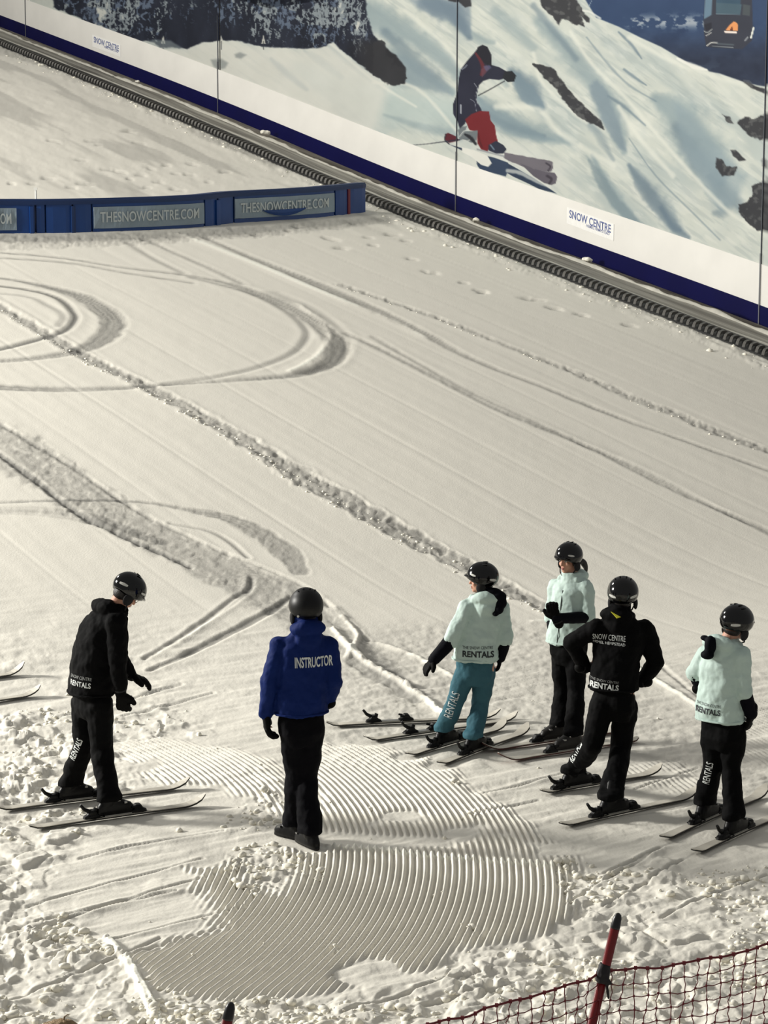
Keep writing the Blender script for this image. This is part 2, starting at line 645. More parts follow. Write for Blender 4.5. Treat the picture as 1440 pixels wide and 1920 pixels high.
SKI_PX = [((55, 1558), (405, 1507)), ((-4, 1523), (356, 1478)), ((762, 1421), (948, 1366)), ((822, 1438), (990, 1374)), ((1160, 1374), (903, 1412)), ((1196, 1391), (934, 1432)),
          ((1014, 1491), (1240, 1452)), ((1050, 1553), (1306, 1496)), ((1240, 1578), (1436, 1491)), ((1300, 1604), (1478, 1524)), ((612, 1364), (938, 1348)), ((683, 1393), (970, 1352)),
          ((-190, 1300), (46, 1264)), ((-160, 1342), (76, 1304)), ((535, 1562), (558, 1578)), ((560, 1578), (588, 1592))]
SLOTS = [xy(smooth_path(p, 3)) for p in SKI_PX]
CCX, CCY = float(gp(650, 1615).x) - 6.6, float(gp(650, 1615).y)


def ground_fields(X, Y):
    """relief (m) and tone of the snow"""
    U = X * UX + Y * UY
    V = X * VX + Y * VY
    n = X.shape
    near = sstep(23.5, 20.5, Y)                       # worked snow at the foot of the slope
    h = .015 * (fbm(U * .35, V * .5, 3, 3) - .5)
    tone = np.ones(n)
    tone += .028 * (fbm(U * .5, V * 1.2, 11, 4) - .5)
    # combed lines down the slope
    far = 1 - near
    h += far * .0025 * (fbm(U * .25, V * 7, 21, 2) - .5) * 2
    h += far * .004 * (fbm(U * 4, V * 5, 24, 3) - .5)
    seam = np.abs(((V + .12 * (vnoise(U * .2, V * 0, 31) - .5)) / 1.15) % 1 - .5) * 1.15
    h -= far * .005 * np.exp(-(seam / .03) ** 2) * (.3 + vnoise(U * .5, V * 2, 33))
    # foot of the slope: skied, scraped along the ski direction
    A = X * .83 + Y * .56
    B = -X * .56 + Y * .83
    scr = fbm(A * 1.6, B * 9, 41, 4)
    h += near * .030 * (scr - .5)
    tone += near * (.05 * (scr - .5) - .05)
    # soft and broken snow
    rough = np.zeros(n)
    for poly, a in ROUGH:
        sd = poly_sd(X, Y, poly)
        rough = np.maximum(rough, a * sstep(.25, -.25, sd + .5 * (fbm(X * 1.7, Y * 1.2, 51, 3) - .5)))
    sm = np.zeros(n)
    for poly in SMOOTH:
        sm = np.maximum(sm, sstep(.1, -.2, poly_sd(X, Y, poly)))
    rough = rough * (1 - .8 * sm)
    rough = np.maximum(rough, .10 * near)
    wx = X + .18 * fbm(X * 2.5, Y * 2.5, 55, 3)
    wy = Y + .18 * fbm(X * 2.5, Y * 2.5, 56, 3)
    d1, d2, idv = worley(wx * 4.2, wy * 3.2, 61)
    h += rough * .052 * (idv - .4) * sstep(0, .25, d2 - d1)
    d1, d2, idv = worley(wx * 11, wy * 9, 71)
    pick = sstep(.35, .75, fbm(X * 1.4, Y * 1.4, 73, 2))
    h += rough * .046 * (idv - .45) * sstep(0, .22, d2 - d1) * (.25 + pick)
    h += rough * .036 * (fbm(X * 9, Y * 9, 81, 3) - .5)
    # corduroy combed by the groomer, in arcs
    cm = np.zeros(n)
    for poly, ca_ in zip(CORD, (1, .85, .30, .35, .8, .25)):
        sd = poly_sd(X, Y, poly)
        cm = np.maximum(cm, ca_ * sstep(.10, -.10, sd + .35 * (fbm(X * 3, Y * 2.2, 91, 3) - .5)))
    holes = sstep(.60, .68, fbm(X * 1.5, Y * 1.2, 95, 3))
    cm = cm * (1 - holes) * (1 - .9 * sstep(.3, .7, rough * (fbm(X * 2, Y * 2, 97, 3) > .45)))
    sl = sstep(.05, -.08, poly_sd(X, Y, SLAB))
    cm *= 1 - sl
    R = np.hypot((X - CCX), (Y - CCY))
    wav = np.sin(2 * np.pi * R / .050)
    h = h * (1 - .75 * cm) + cm * (.0175 * np.sign(wav) * np.abs(wav) ** .8 + .01)
    h += holes * near * .02 * (fbm(X * 7, Y * 7, 99, 3) - .3)
    h -= sl * .01
    # grit between the turn and the skiers
    gs = sstep(.5, -.5, poly_sd(X, Y, GRIT) + .5 * (fbm(X, Y, 101, 3) - .5)) * (1 - cm)
    h += gs * .020 * (fbm(X * 13, Y * 9, 103, 3) - .5)
    tone -= gs * .17 * (1 - .4 * rough)
    # tracks
    for pts, w, grey, depth, rg, berm in TR:
        P = np.array(pts)
        mg = max(w) * 1.2 + .25
        idx = np.where((X > P[:, 0].min() - mg) & (X < P[:, 0].max() + mg) & (Y > P[:, 1].min() - mg) & (Y < P[:, 1].max() + mg))
        if not len(idx[0]):
            continue
        x, y = X[idx], Y[idx]
        D, W, S, sg = seg_dist(x, y, pts, w)
        D = D + (.25 + .75 * rg) * W * .6 * (fbm(x * 6, y * 5, 111, 3) - .5)
        hw = W / 2
        fine = np.maximum(.012, .0034 * (y - 14))
        soft = np.maximum(fine, hw * .22)
        hw = np.maximum(hw, fine * .75)
        m = sstep(soft, -soft, D - hw)
        bm_ = np.exp(-((D - hw - fine) / np.maximum(.035, fine)) ** 2) * berm * (.4 + fbm(x * 2.5, y * 2, 115, 2))
        d1, d2, idv = worley(x * 9, y * 6, 117)
        lump = (idv - .5) * sstep(0, .25, d2 - d1)
        dh = -m * depth + bm_ * abs(depth) * .8 + m * rg * .030 * lump + m * rg * .02 * (fbm(x * 14, y * 12, 119, 2) - .5)
        h[idx] += dh
        tone[idx] -= m * grey * (.45 + 1.1 * fbm(S * 1.2, D * 34 + 5, 121, 3)) * 1.45
        tone[idx] += bm_ * .04
    # footprints
    for (gx, gy, r, a) in DENTS:
        idx = np.where((np.abs(X - gx) < .5) & (np.abs(Y - gy) < .5))
        if not len(idx[0]):
            continue
        x, y = X[idx] - gx, Y[idx] - gy
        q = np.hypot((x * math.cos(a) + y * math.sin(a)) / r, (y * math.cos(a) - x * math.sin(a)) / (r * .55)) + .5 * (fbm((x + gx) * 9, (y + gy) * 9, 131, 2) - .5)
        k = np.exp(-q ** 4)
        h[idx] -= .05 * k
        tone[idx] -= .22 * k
    # upper field: scraped, with wide grey bands
    top = sstep(43.5, 46, Y)
    b = sstep(.52, .62, fbm(U * .22, V * 1.5, 141, 3))
    tone -= top * b * .24
    h += top * .03 * (fbm(U * 1.8, V * 4, 143, 4) - .5)
    # heap along the conveyor
    e = WV - 2.05 - V
    k = np.exp(-((e - .25) / .30) ** 2)
    hd1, hd2, hid = worley(U * 3, V * 6, 151)
    h += k * .05 * (fbm(U * 2.5, V * 5, 153, 3) - .35) + k * .035 * (hid - .4) * sstep(0, .3, hd2 - hd1)
    tone -= .12 * sstep(.6, .05, e) * fbm(U * 1.2, V * 6, 155, 3)
    h -= .30 * sstep(WV - 1.98, WV - 1.90, V)
    # snow pressed flat under skis and boots
    for pts in SLOTS:
        P = np.array(pts)
        idx = np.where((X > P[:, 0].min() - .4) & (X < P[:, 0].max() + .4) & (Y > P[:, 1].min() - .4) & (Y < P[:, 1].max() + .4))
        if not len(idx[0]):
            continue
        D = seg_dist(X[idx], Y[idx], pts)[0]
        m = sstep(.17, .075, D)
        h[idx] = h[idx] * (1 - m) + (-.004 + .004 * fbm(X[idx] * 8, Y[idx] * 8, 171, 2)) * m
    return h, tone


# rows follow the distance so that far snow gets larger cells
ry = np.concatenate([np.arange(-120, 20, 12.), np.arange(20, 1150, 2.2), np.arange(1150, 1930, 1.75), np.arange(1930, 2500, 25.), np.arange(2500, 6000, 250.)])
_, DY = ground_hit(np.full(ry.shape, 720.), ry)
tx = np.concatenate([np.linspace(-.42, -.20, 24)[:-1], np.linspace(-.20, .19, 700), np.linspace(.19, .5, 24)[1:]])
GX = DY[:, None] * tx[None, :]
GY = np.repeat(DY[:, None], len(tx), 1)
GH, GT = ground_fields(GX, GY)
GZ = z0(GX, GY) + GH
snow_me = mesh_np('snow', np.stack([GX, GY, GZ], -1).reshape(-1, 3), grid_faces(len(ry), len(tx))[:, ::-1])
ca = snow_me.color_attributes.new('tone', 'FLOAT_COLOR', 'POINT')
c0 = np.array(lin((235, 231, 219)))
t = np.clip(GT, .3, 1.15).reshape(-1, 1)
cols = np.concatenate([np.clip(c0[None, :] * t + (1 - t) * np.array([[0, .004, .012]]), 0, .93), np.ones((t.size, 1))], 1)
ca.data.foreach_set('color', cols.astype(np.float32).ravel())
SNOW = mat('snow', (0, 0, 0), .75, bump=.25, bscale=45, attr='tone', spec=.25)
floor = link('floor', snow_me, SNOW, kind='structure', label='groomed indoor snow slope with ski tracks and combed corduroy at its foot')
del snow_me


def height(x, y):
    h, _ = ground_fields(np.array([[float(x)]]), np.array([[float(y)]]))
    return float(z0(x, y) + h[0, 0])


def heights(X, Y):
    h, _ = ground_fields(np.asarray(X, float), np.asarray(Y, float))
    return z0(np.asarray(X, float), np.asarray(Y, float)) + h


# loose snow crumbs
SNOWW = mat('loose_snow', (240, 236, 222), .8, bump=.2, bscale=60, vary=.04, spec=.2)
ico = bmesh.new()
bmesh.ops.create_icosphere(ico, subdivisions=1, radius=1)
IV = np.array([v.co[:] for v in ico.verts])
IF = np.array([[v.index for v in f.verts] for f in ico.faces])
ico.free()


def crumbs(name, pts, sizes, label, m=None):
    rs = np.random.RandomState(len(pts))
    n = len(pts)
    jit = 1 + .5 * (rs.rand(n, 12, 1) - .5)
    sc = (np.array(sizes)[:, None, None]) * (np.array([1.2, 1.0, .75]) * (1 + .5 * (rs.rand(n, 1, 3) - .5)))
    a = rs.rand(n) * 6.28
    R = np.zeros((n, 3, 3))
    R[:, 0, 0] = np.cos(a); R[:, 0, 1] = -np.sin(a); R[:, 1, 0] = np.sin(a); R[:, 1, 1] = np.cos(a); R[:, 2, 2] = 1
    V = np.einsum('nij,nkj->nki', R, IV[None] * jit * sc) + np.array(pts)[:, None, :]
    F = (IF[None] + 12 * np.arange(n)[:, None, None]).reshape(-1, 3)
    return link(name, mesh_np(name, V.reshape(-1, 3), F, False), m or SNOWW, kind='stuff', label=label, cat='snow')


rs = np.random.RandomState(3)
N = 26000
px = rs.rand(N) * 1560 - 60
py = 1290 + rs.rand(N) ** .8 * 700
cx, cy = ground_hit(px, py)
keep = np.zeros(N)
for poly, a in ROUGH:
    keep = np.maximum(keep, a * (poly_sd(cx, cy, poly) < .05))
keep *= sstep(.38, .62, fbm(cx * 1.6, cy * 1.2, 161, 3))
keep = np.maximum(keep, .012)
sel = rs.rand(N) < keep * .42
for pts in SLOTS:
    sel &= seg_dist(cx, cy, pts)[0] > .2
cx, cy = cx[sel], cy[sel]
sz = .007 + .030 * rs.rand(len(cx)) ** 3
cz = heights(cx, cy) + sz * .25
crumbs('loose_snow', np.stack([cx, cy, cz], 1), sz, 'loose crumbs of snow scattered over the broken snow in front of the skiers')
# crumbs along the middle ridge and by the conveyor
pts, ss = [], []
for tr, k in ((TR[13], 260), (TR[16], 50)):
    P = np.array(tr[0])
    for i in range(k):
        j = rs.randint(0, len(P) - 1)
        f = rs.rand()
        p = P[j] * (1 - f) + P[j + 1] * f
        dv = (rs.rand() - .65) * .8 * tr[1][j] - .10
        pts.append((p[0] + dv * VX, p[1] + dv * VY))
        ss.append(.008 + .018 * rs.rand() ** 2)
for i in range(380):
    u = rs.rand() * 44 + 14
    v = WV - 2.12 - rs.rand() ** 2 * .7
    p = uvz(u, v)
    pts.append((p.x, p.y))
    ss.append(.012 + .04 * rs.rand() ** 3)
pts = np.array(pts)
zz = heights(pts[:, 0], pts[:, 1])
crumbs('snow_crumbs', np.column_stack([pts, zz]), np.array(ss), 'small lumps of snow along the rough track and beside the conveyor')

# ------------------------------------------------------------------ wall with printed mural
def wall_pts(px, py):
    px = np.asarray(px, float)
    return wall_uz(px, np.asarray(py, float))


# heights of the bands above the slope line, from the photograph
u1, zb1 = wall_uz(np.array(1440.), np.array(577.))
BLUE_H = float(zb1 - zs(u1))
u2, zb2 = wall_uz(np.array(1370.), np.array(475.))
WHITE_H = float(zb2 - zs(u2))
print('AZ', math.degrees(AZ), 'slope', math.degrees(math.atan(TS)), 'W0', W0, 'WV', WV, 'blue', BLUE_H, 'white', WHITE_H)
for q in ((0, 27), (410, 190), (857, 367), (1440, 577)):
    a, b = wall_uz(np.array(float(q[0])), np.array(float(q[1])))
    print('blue top at', q, float(b - zs(a)), 'u', float(a))
for q in ((50, 0), (720, 251), (1370, 475)):
    a, b = wall_uz(np.array(float(q[0])), np.array(float(q[1])))
    print('white top at', q, float(b - zs(a)))
for q in ((0, 98), (650, 360), (1440, 680)):
    g = gp(*q)
    print('conveyor edge v from wall', WV - (g.x * VX + g.y * VY))

UR = float(wall_uz(np.array(1560.), np.array(500.))[0])      # near end
UL = 74.0                                                     # far end, beyond the frame


def lerp(a, b, m):
    return a + (b - a) * m[..., None]


def paint(px, py):
    """the mural print: colours over its own drawing plane"""
    n = px.shape
    C = np.zeros(n + (3,))
    base = np.array([202, 207, 199.])
    C[:] = base

    def rgb(c):
        return np.array(c, float)

    def put(mask, c):
        nonlocal C
        C = C + (rgb(c) - C) * np.clip(mask, 0, 1)[..., None]

    def box(p, mg):
        P = np.array([q[:2] for q in p])
        return np.where((px > P[:, 0].min() - mg) & (px < P[:, 0].max() + mg) & (py > P[:, 1].min() - mg) & (py < P[:, 1].max() + mg))

    def poly(p, c, soft=1.0, op=1.0, wob=0, ws=.12, seed=0):
        i = box(p, soft * 2 + 4 + wob)
        if not len(i[0]): return
        x, y = px[i], py[i]
        d = poly_sd(x, y, p)
        if wob: d = d + wob * (fbm(x * ws, y * ws, 200 + seed, 3) - .5) * 2
        m = sstep(soft, -soft, d) * op
        C[i] = C[i] + (rgb(c) - C[i]) * m[..., None]

    def stroke(p, w, c, op=1.0, soft=.5, wob=.3, seed=0):
        if not hasattr(w, '__len__'): w = [w] * len(p)
        q = smooth_path([(a[0], a[1], b) for a, b in zip(p, w)], 4)
        i = box(p, max(w) * 1.5 + 4)
        if not len(i[0]): return
        x, y = px[i], py[i]
        D, W, S, sg = seg_dist(x, y, [(a[0], a[1]) for a in q], [float(a[2]) for a in q])
        D = D * (1 + wob * (fbm(x * .08, y * .08, 230 + seed, 3) - .5) * 2)
        hw = W / 2
        m = sstep(hw * (1 + soft), hw * (1 - soft) - .3, D) * op
        C[i] = C[i] + (rgb(c) - C[i]) * m[..., None]

    # snow relief: broad flow down to the right
    A = px * .80 + py * .60
    B = -px * .60 + py * .80
    f1 = fbm(A * .006, B * .028, 301, 4)
    put(sstep(.50, .72, f1) * .42, (156, 170, 172))
    f2 = fbm(A * .012, B * .05, 305, 4)
    put(sstep(.55, .75, f2) * .35, (222, 224, 216))
    put(sstep(.45, .8, fbm(px * .05, py * .05, 307, 4)) * .10, (150, 165, 172))
    f3 = fbm(A * .02, B * .16, 309, 4)
    put(sstep(.55, .72, f3) * .28, (150, 162, 164))
    put(sstep(.60, .75, fbm(A * .03, B * .12 + 9, 313, 4)) * .35, (224, 225, 216))
    # big shadow hollows of the mural's slope
    S1 = (140, 157, 162)
    S2 = (100, 120, 134)
    for p, w, c, o in [
        ([(690, 30), (760, 60), (830, 110), (880, 165)], [60, 40, 30, 14], S1, .8),
        ([(800, 0), (850, 25), (880, 70)], [34, 34, 10], S2, .85),
        ([(722, 60), (770, 110), (820, 150), (850, 175)], [18, 26, 18, 8], S2, .6),
        ([(720, 110), (750, 130), (790, 150), (850, 170)], [50, 60, 30, 10], S1, .65),
        ([(960, 135), (990, 165), (1012, 200)], [14, 36, 16], S2, .75),
        ([(895, 185), (940, 220), (1000, 248), (1080, 268)], [14, 34, 32, 8], S1, .85),
        ([(900, 205), (950, 235), (1020, 255)], [10, 14, 8], S2, .5),
        ([(1010, 40), (1060, 90), (1110, 150), (1150, 220), (1170, 285)], [20, 34, 36, 40, 10], S1, .75),
        ([(1000, 10), (1040, 60), (1080, 110)], [10, 12, 10], S2, .5),
        ([(1230, 185), (1270, 215), (1300, 260), (1340, 310), (1350, 340)], [20, 60, 70, 60, 20], S1, .85),
        ([(1270, 240), (1310, 300), (1350, 350), (1400, 400)], [20, 40, 40, 16], S2, .55),
        ([(1110, 290), (1130, 330), (1160, 380), (1190, 430)], [6, 14, 22, 30], S1, .8),
        ([(1180, 310), (1210, 350), (1240, 390), (1270, 430), (1290, 445)], [8, 24, 28, 20, 10], S2, .7),
        ([(1240, 390), (1262, 425), (1275, 432)], [8, 10, 6], (92, 112, 132), .6),
        ([(1330, 330), (1350, 360), (1355, 395), (1340, 400)], [10, 26, 24, 10], S2, .45),
        ([(1080, 200), (1120, 250), (1150, 300)], [10, 16, 6], S2, .4),
        ([(1140, 180), (1170, 200), (1210, 235)], [4, 6, 3], S2, .6),
        ([(1160, 60), (1185, 85), (1203, 110)], [4, 6, 3], S2, .7),
        ([(1170, 130), (1190, 145), (1212, 160)], [4, 6, 3], S2, .7),
        ([(1100, 70), (1140, 120), (1180, 160), (1230, 190)], [3, 4, 4, 3], S2, .45),
        ([(1180, 260), (1230, 330), (1300, 400), (1350, 450)], [3, 3, 4, 3], S2, .45),
        ([(900, 100), (930, 130), (950, 160)], [14, 20, 10], S1, .5),
        ([(930, 20), (960, 50), (1000, 90)], [20, 30, 14], S1, .5),
        ([(880, 60), (905, 75), (925, 80)], [10, 14, 8], S1, .6),
        ([(508, 110), (535, 135), (575, 168)], [6, 12, 8], (120, 140, 152), .8),
        ([(570, 95), (600, 115), (640, 145)], [4, 14, 10], S1, .8),
        ([(615, 85), (660, 120), (720, 170)], [5, 12, 10], S1, .85),
        ([(640, 90), (680, 125), (720, 150)], [3, 5, 4], S2, .6),
        ([(560, 130), (640, 170), (720, 200), (840, 210)], [30, 60, 80, 60], (172, 188, 188), .6),
        ([(880, 300), (960, 300), (1040, 330)], [30, 60, 60], (214, 216, 210), .5),
        ([(720, 215), (800, 240), (860, 250)], [6, 14, 20], (120, 140, 150), .5),
        ([(700, 190), (760, 200), (850, 215)], [60, 60, 60], (185, 198, 194), .5)]:
        stroke(p, w, c, o, soft=.75, wob=.35, seed=int(p[0][0]) % 50)
    for p, c, o, s_ in [
        ([(958, 132), (975, 140), (1000, 165), (1020, 190), (1022, 206), (1005, 208), (985, 195), (966, 165)], (118, 138, 150), .8, 3),
        ([(1120, 150), (1140, 175), (1158, 220), (1174, 284), (1160, 278), (1135, 240), (1112, 185), (1105, 160)], (120, 138, 150), .7, 5),
        ([(850, 0), (882, 0), (884, 72), (872, 62), (838, 40), (800, 26), (770, 0)], (112, 130, 146), .6, 5),
        ([(720, 92), (760, 105), (810, 140), (850, 175), (850, 182), (790, 165), (740, 158)], (128, 146, 156), .55, 7),
        ([(1100, 292), (1125, 320), (1160, 372), (1218, 432), (1178, 418), (1140, 378), (1112, 330)], (122, 140, 148), .7, 4),
        ([(895, 180), (930, 205), (990, 238), (1040, 262), (1010, 268), (950, 250), (905, 225)], (126, 146, 156), .6, 5),
        ([(1262, 190), (1300, 215), (1340, 270), (1400, 330), (1380, 380), (1352, 398), (1320, 352), (1280, 280)], (140, 158, 166), .6, 9),
        ([(1180, 312), (1215, 345), (1255, 400), (1284, 440), (1262, 436), (1222, 392), (1190, 350)], (108, 126, 138), .5, 4)]:
        poly(p, c, s_, o, 4, .08, int(p[0][0]) % 23)
    # light crests
    for p, w in [([(1070, 60), (1110, 120), (1170, 180), (1230, 250), (1300, 330), (1370, 400), (1435, 440)], 7), ([(1180, 70), (1260, 115), (1330, 140), (1440, 172)], 9),
                 ([(930, 200), (1010, 205), (1050, 250), (1150, 310)], 10), ([(760, 20), (830, 80), (870, 130)], 8), ([(1000, 100), (1020, 160), (1100, 230)], 7),
                 ([(620, 82), (700, 150), (780, 200)], 5), ([(1160, 200), (1200, 260), (1262, 330)], 8), ([(700, 155), (780, 165), (860, 250)], 6)]:
        stroke(p, w, (222, 224, 214), .7, soft=.9, seed=int(p[0][0]) % 40)
    # flat snowfield under the trees
    poly([(80, -30), (300, 85), (350, 92), (380, 80), (420, 78), (470, 84), (560, 92), (620, 80), (730, 160), (700, 260), (500, 180), (260, 90)], (212, 212, 204), 14, .75)
    poly([(395, 112), (415, 110), (428, 118), (422, 128), (408, 131), (400, 124)], (110, 118, 120), 3, .55)
    poly([(440, 102), (450, 98), (462, 103), (452, 110), (442, 108)], (110, 118, 120), 3, .6)
    # trees, dark with frost
    T = [(95, -60), (100, 14), (150, 34), (165, 44), (190, 48), (215, 62), (262, 76), (290, 80), (300, 88), (352, 92), (378, 80), (410, 76), (445, 76), (470, 82), (500, 88), (560, 91), (600, 90), (625, 80),
         (648, 100), (700, 140), (740, 162), (758, 156), (762, 130), (742, 104), (722, 88), (700, 66), (688, 30), (680, -60)]
    i = box(T, 20)
    if len(i[0]):
        x, y = px[i], py[i]
        d = poly_sd(x, y, T) + 5 * (fbm(x * .12, y * .12, 401, 3) - .5)
        m = sstep(2, -2, d)
        k = np.zeros(x.shape + (3,)) + rgb((22, 28, 44))
        k += ((fbm(x * .05, y * .02, 403, 4) - .5) * 30)[..., None]
        wx = x + 12 * (fbm(x * .05, y * .04, 405, 3) - .5)
        v = fbm(wx * .22, y * .09 + 3, 407, 4)
        r = 1 - np.abs(fbm(wx * .20, y * .10, 409, 4) * 2 - 1) * 2.2
        env = np.zeros(x.shape)
        for (cx_, cy_, rx_, ry_, a_) in [(190, 20, 34, 50, 1.0), (232, 26, 26, 44, .8), (268, 20, 30, 40, .7), (130, 5, 30, 20, .5), (500, 24, 40, 44, .85), (540, 30, 40, 40, .7), (430, 15, 34, 34, .5), (600, 40, 24, 50, .95),
                                         (640, 20, 34, 44, .9), (672, 40, 18, 46, .9), (300, 20, 26, 40, .4), (285, 60, 20, 20, .5), (350, 18, 30, 30, .2)]:
            env = np.maximum(env, a_ * np.exp(-(((x - cx_) / rx_) ** 2 + ((y - cy_) / ry_) ** 2)))
        fm = sstep(.46, .62, v * .55 + r * .3 + env * .38 - .13) * sstep(.05, .4, env + .12)
        fc = np.where((fbm(x * .04, y * .03, 411, 3) > .48)[..., None], rgb((150, 160, 164)), rgb((98, 112, 132)))
        k = k + (fc - k) * (fm * .85)[..., None]
        fm2 = sstep(.72, .86, v * .6 + env * .45) * (env > .45)
        k = k + (rgb((205, 206, 198)) - k) * (fm2 * .85)[..., None]
        rock = sstep(630, 700, x) * sstep(60, 90, y)
        k = k + (rgb((40, 40, 44)) - k) * (rock * .85)[..., None]
        C[i] = C[i] + (k - C[i]) * m[..., None]
    for x in (306, 415, 494):
        poly([(x - 4, 82), (x, 66), (x + 4, 82)], (205, 205, 196), .8, .9)
        stroke([(x, 78), (x, 92)], 2.5, (40, 46, 54), .8, wob=0)
    poly([(262, 80), (290, 74), (320, 76), (345, 92), (300, 92)], (150, 160, 160), 3, .55)
    # valley and far peaks, top right
    SKY = [(1080, -300), (1092, -10), (1105, 12), (1118, 33), (1160, 50), (1200, 70), (1240, 88), (1290, 118), (1325, 130), (1330, 134), (1350, 138), (1390, 152), (1420, 160), (1475, 168), (1700, 200), (1700, -300)]
    i = box(SKY, 10)
    if len(i[0]):
        x, y = px[i], py[i]
        m = sstep(1.5, -1.5, poly_sd(x, y, SKY))
        k = np.zeros(x.shape + (3,)) + rgb((38, 62, 98))
        k = k + (rgb((30, 42, 66)) - k) * sstep(40, 120, y)[..., None]
        k += ((fbm(x * .05, y * .07, 421, 4) - .5) * 22 * sstep(30, 60, y))[..., None]
        pk = sstep(.5, .62, fbm(x * .09, y * .14, 423, 4)) * np.exp(-((y - 41) / 11) ** 2) * sstep(1165, 1185, x) * sstep(1345, 1320, x) * 1.1
        k = k + (rgb((150, 160, 172)) - k) * np.clip(pk, 0, 1)[..., None]
        pk = sstep(.6, .7, fbm(x * .05, y * .1, 425, 4)) * sstep(100, 130, y) * .3
        k = k + (rgb((70, 84, 104)) - k) * np.clip(pk, 0, 1)[..., None]
        C[i] = C[i] + (k - C[i]) * m[..., None]
    stroke([(1088, 20), (1105, 22), (1125, 34)], 4, (224, 226, 220), .8)
    stroke([(1104, 12), (1110, 0)], 1.5, (150, 165, 180), .8)
    stroke([(1270, 110), (1300, 124), (1325, 131)], [4, 9, 4], (232, 232, 224), .9)
    # rocks
    RK = (44, 45, 50)
    for p, wb in [([(1008, -30), (1016, 14), (1036, 30), (1048, 48), (1052, 34), (1080, 46), (1097, 51), (1090, 30), (1105, 44), (1104, 36), (1085, 8), (1060, -30)], 3),
                  ([(998, 120), (1012, 119), (1030, 126), (1042, 132), (1052, 150), (1068, 170), (1092, 195), (1112, 215), (1128, 226), (1132, 242), (1118, 236), (1094, 224), (1082, 218), (1070, 204), (1058, 190), (1044, 168), (1022, 148)], 2.5),
                  ([(1354, 214), (1368, 220), (1376, 232), (1364, 231)], 2), ([(1382, 230), (1396, 218), (1412, 225), (1425, 218), (1440, 212), (1470, 215), (1470, 262), (1424, 262), (1400, 250)], 3),
                  ([(1343, 296), (1354, 298), (1362, 312), (1382, 313), (1376, 328), (1354, 330), (1342, 314)], 2), ([(1370, 282), (1380, 281), (1398, 300), (1386, 302), (1374, 292)], 1.5),
                  ([(1384, 382), (1400, 378), (1412, 366), (1410, 350), (1428, 340), (1470, 335), (1470, 434), (1422, 434), (1402, 418), (1386, 398)], 3),
                  ([(700, 78), (716, 74), (722, 82), (724, 104), (738, 110), (736, 124), (742, 122), (760, 128), (762, 146), (750, 160), (728, 158), (700, 140)], 3),
                  ([(836, -30), (840, 2), (860, 4), (872, 14), (884, 12), (880, -30)], 1.5),
                  ([(1388, 150), (1402, 154), (1425, 164), (1440, 168), (1440, 178), (1410, 166)], 1.5), ([(1428, 300), (1434, 298), (1436, 312), (1430, 314)], 1)]:
        poly(p, RK, 1.5, .95, wb, .15, int(p[0][0]) % 30)
    i = box([(990, -30), (1470, 440)], 4)
    x, y = px[i], py[i]
    dk = (C[i].sum(-1) < 190) & (x > 1000) & ~((y < 150) & (x > 1110))
    k = sstep(.55, .7, fbm(x * .12, y * .12, 431, 4)) * dk * .45
    C[i] = C[i] + (rgb((118, 120, 118)) - C[i]) * k[..., None]
    # gondola
    poly([(1324, -60), (1319, 40), (1320, 62), (1324, 88), (1345, 90), (1392, 92), (1410, 76), (1412, 60), (1408, -60)], (44, 48, 62), 1)
    poly([(1325, -60), (1338, -60), (1334, 28), (1320, 36)], (96, 122, 142), 1)
    poly([(1342, -60), (1391, -60), (1388, 27), (1343, 25)], (50, 78, 98), 1)
    poly([(1343, 5), (1391, 8), (1388, 27), (1343, 25)], (66, 90, 104), 1)
    poly([(1393, 8), (1407, 10), (1406, 30), (1392, 28)], (66, 74, 80), 1)
    stroke([(1343, 26), (1388, 28)], 1.6, (110, 132, 144), .8, wob=0)
    poly([(1320, 46), (1334, 42), (1334, 54), (1324, 58)], (26, 28, 42), 1)
    stroke([(1320, 58), (1326, 61), (1335, 55)], 1.6, (170, 176, 174), .9, wob=0)
    stroke([(1324, 67), (1334, 61)], 1.8, (200, 200, 196), .9, wob=0)
    stroke([(1325, 86), (1334, 80), (1345, 80)], 2, (225, 225, 218), .95, wob=0)
    stroke([(1345, 82), (1375, 84)], 3, (86, 98, 106), .8, wob=0)
    stroke([(1335, 86), (1375, 89)], 1.2, (150, 158, 160), .8, wob=0)
    stroke([(1413, 52), (1408, 71)], 3.2, (232, 235, 226), 1, soft=.3, wob=0)
    stroke([(1402, 70), (1397, 76)], 3, (150, 155, 160), .9, wob=0)
    poly([(1360, 57), (1368, 47), (1376, 40), (1382, 43), (1384, 48), (1383, 58)], (226, 150, 92), .8)
    poly([(1368, 57), (1373, 48), (1374, 57)], (104, 50, 26), .6)
    poly([(1358, 58), (1382, 59), (1381, 63), (1359, 62)], (240, 225, 214), .6)
    # skier of the mural
    NV, RD = (31, 33, 52), (110, 26, 34)
    poly([(842, 271), (860, 279), (882, 291), (893, 300), (896, 312), (914, 318), (932, 320), (950, 324), (962, 331), (990, 344), (1012, 355), (1044, 363), (1012, 341), (980, 322), (950, 305), (922, 298), (900, 290), (875, 280)], (42, 56, 78), .8)
    poly([(928, 296), (953, 305), (952, 318), (949, 331), (900, 318), (893, 306), (914, 313), (922, 308), (914, 298), (896, 288)], (46, 62, 86), .8)
    poly([(866, 276), (890, 282), (914, 292), (922, 306), (915, 313), (902, 309), (884, 294), (866, 285)], (226, 226, 218), .8)
    stroke([(952, 320), (975, 324), (1000, 337), (1030, 350)], 7, (214, 216, 210), .7)
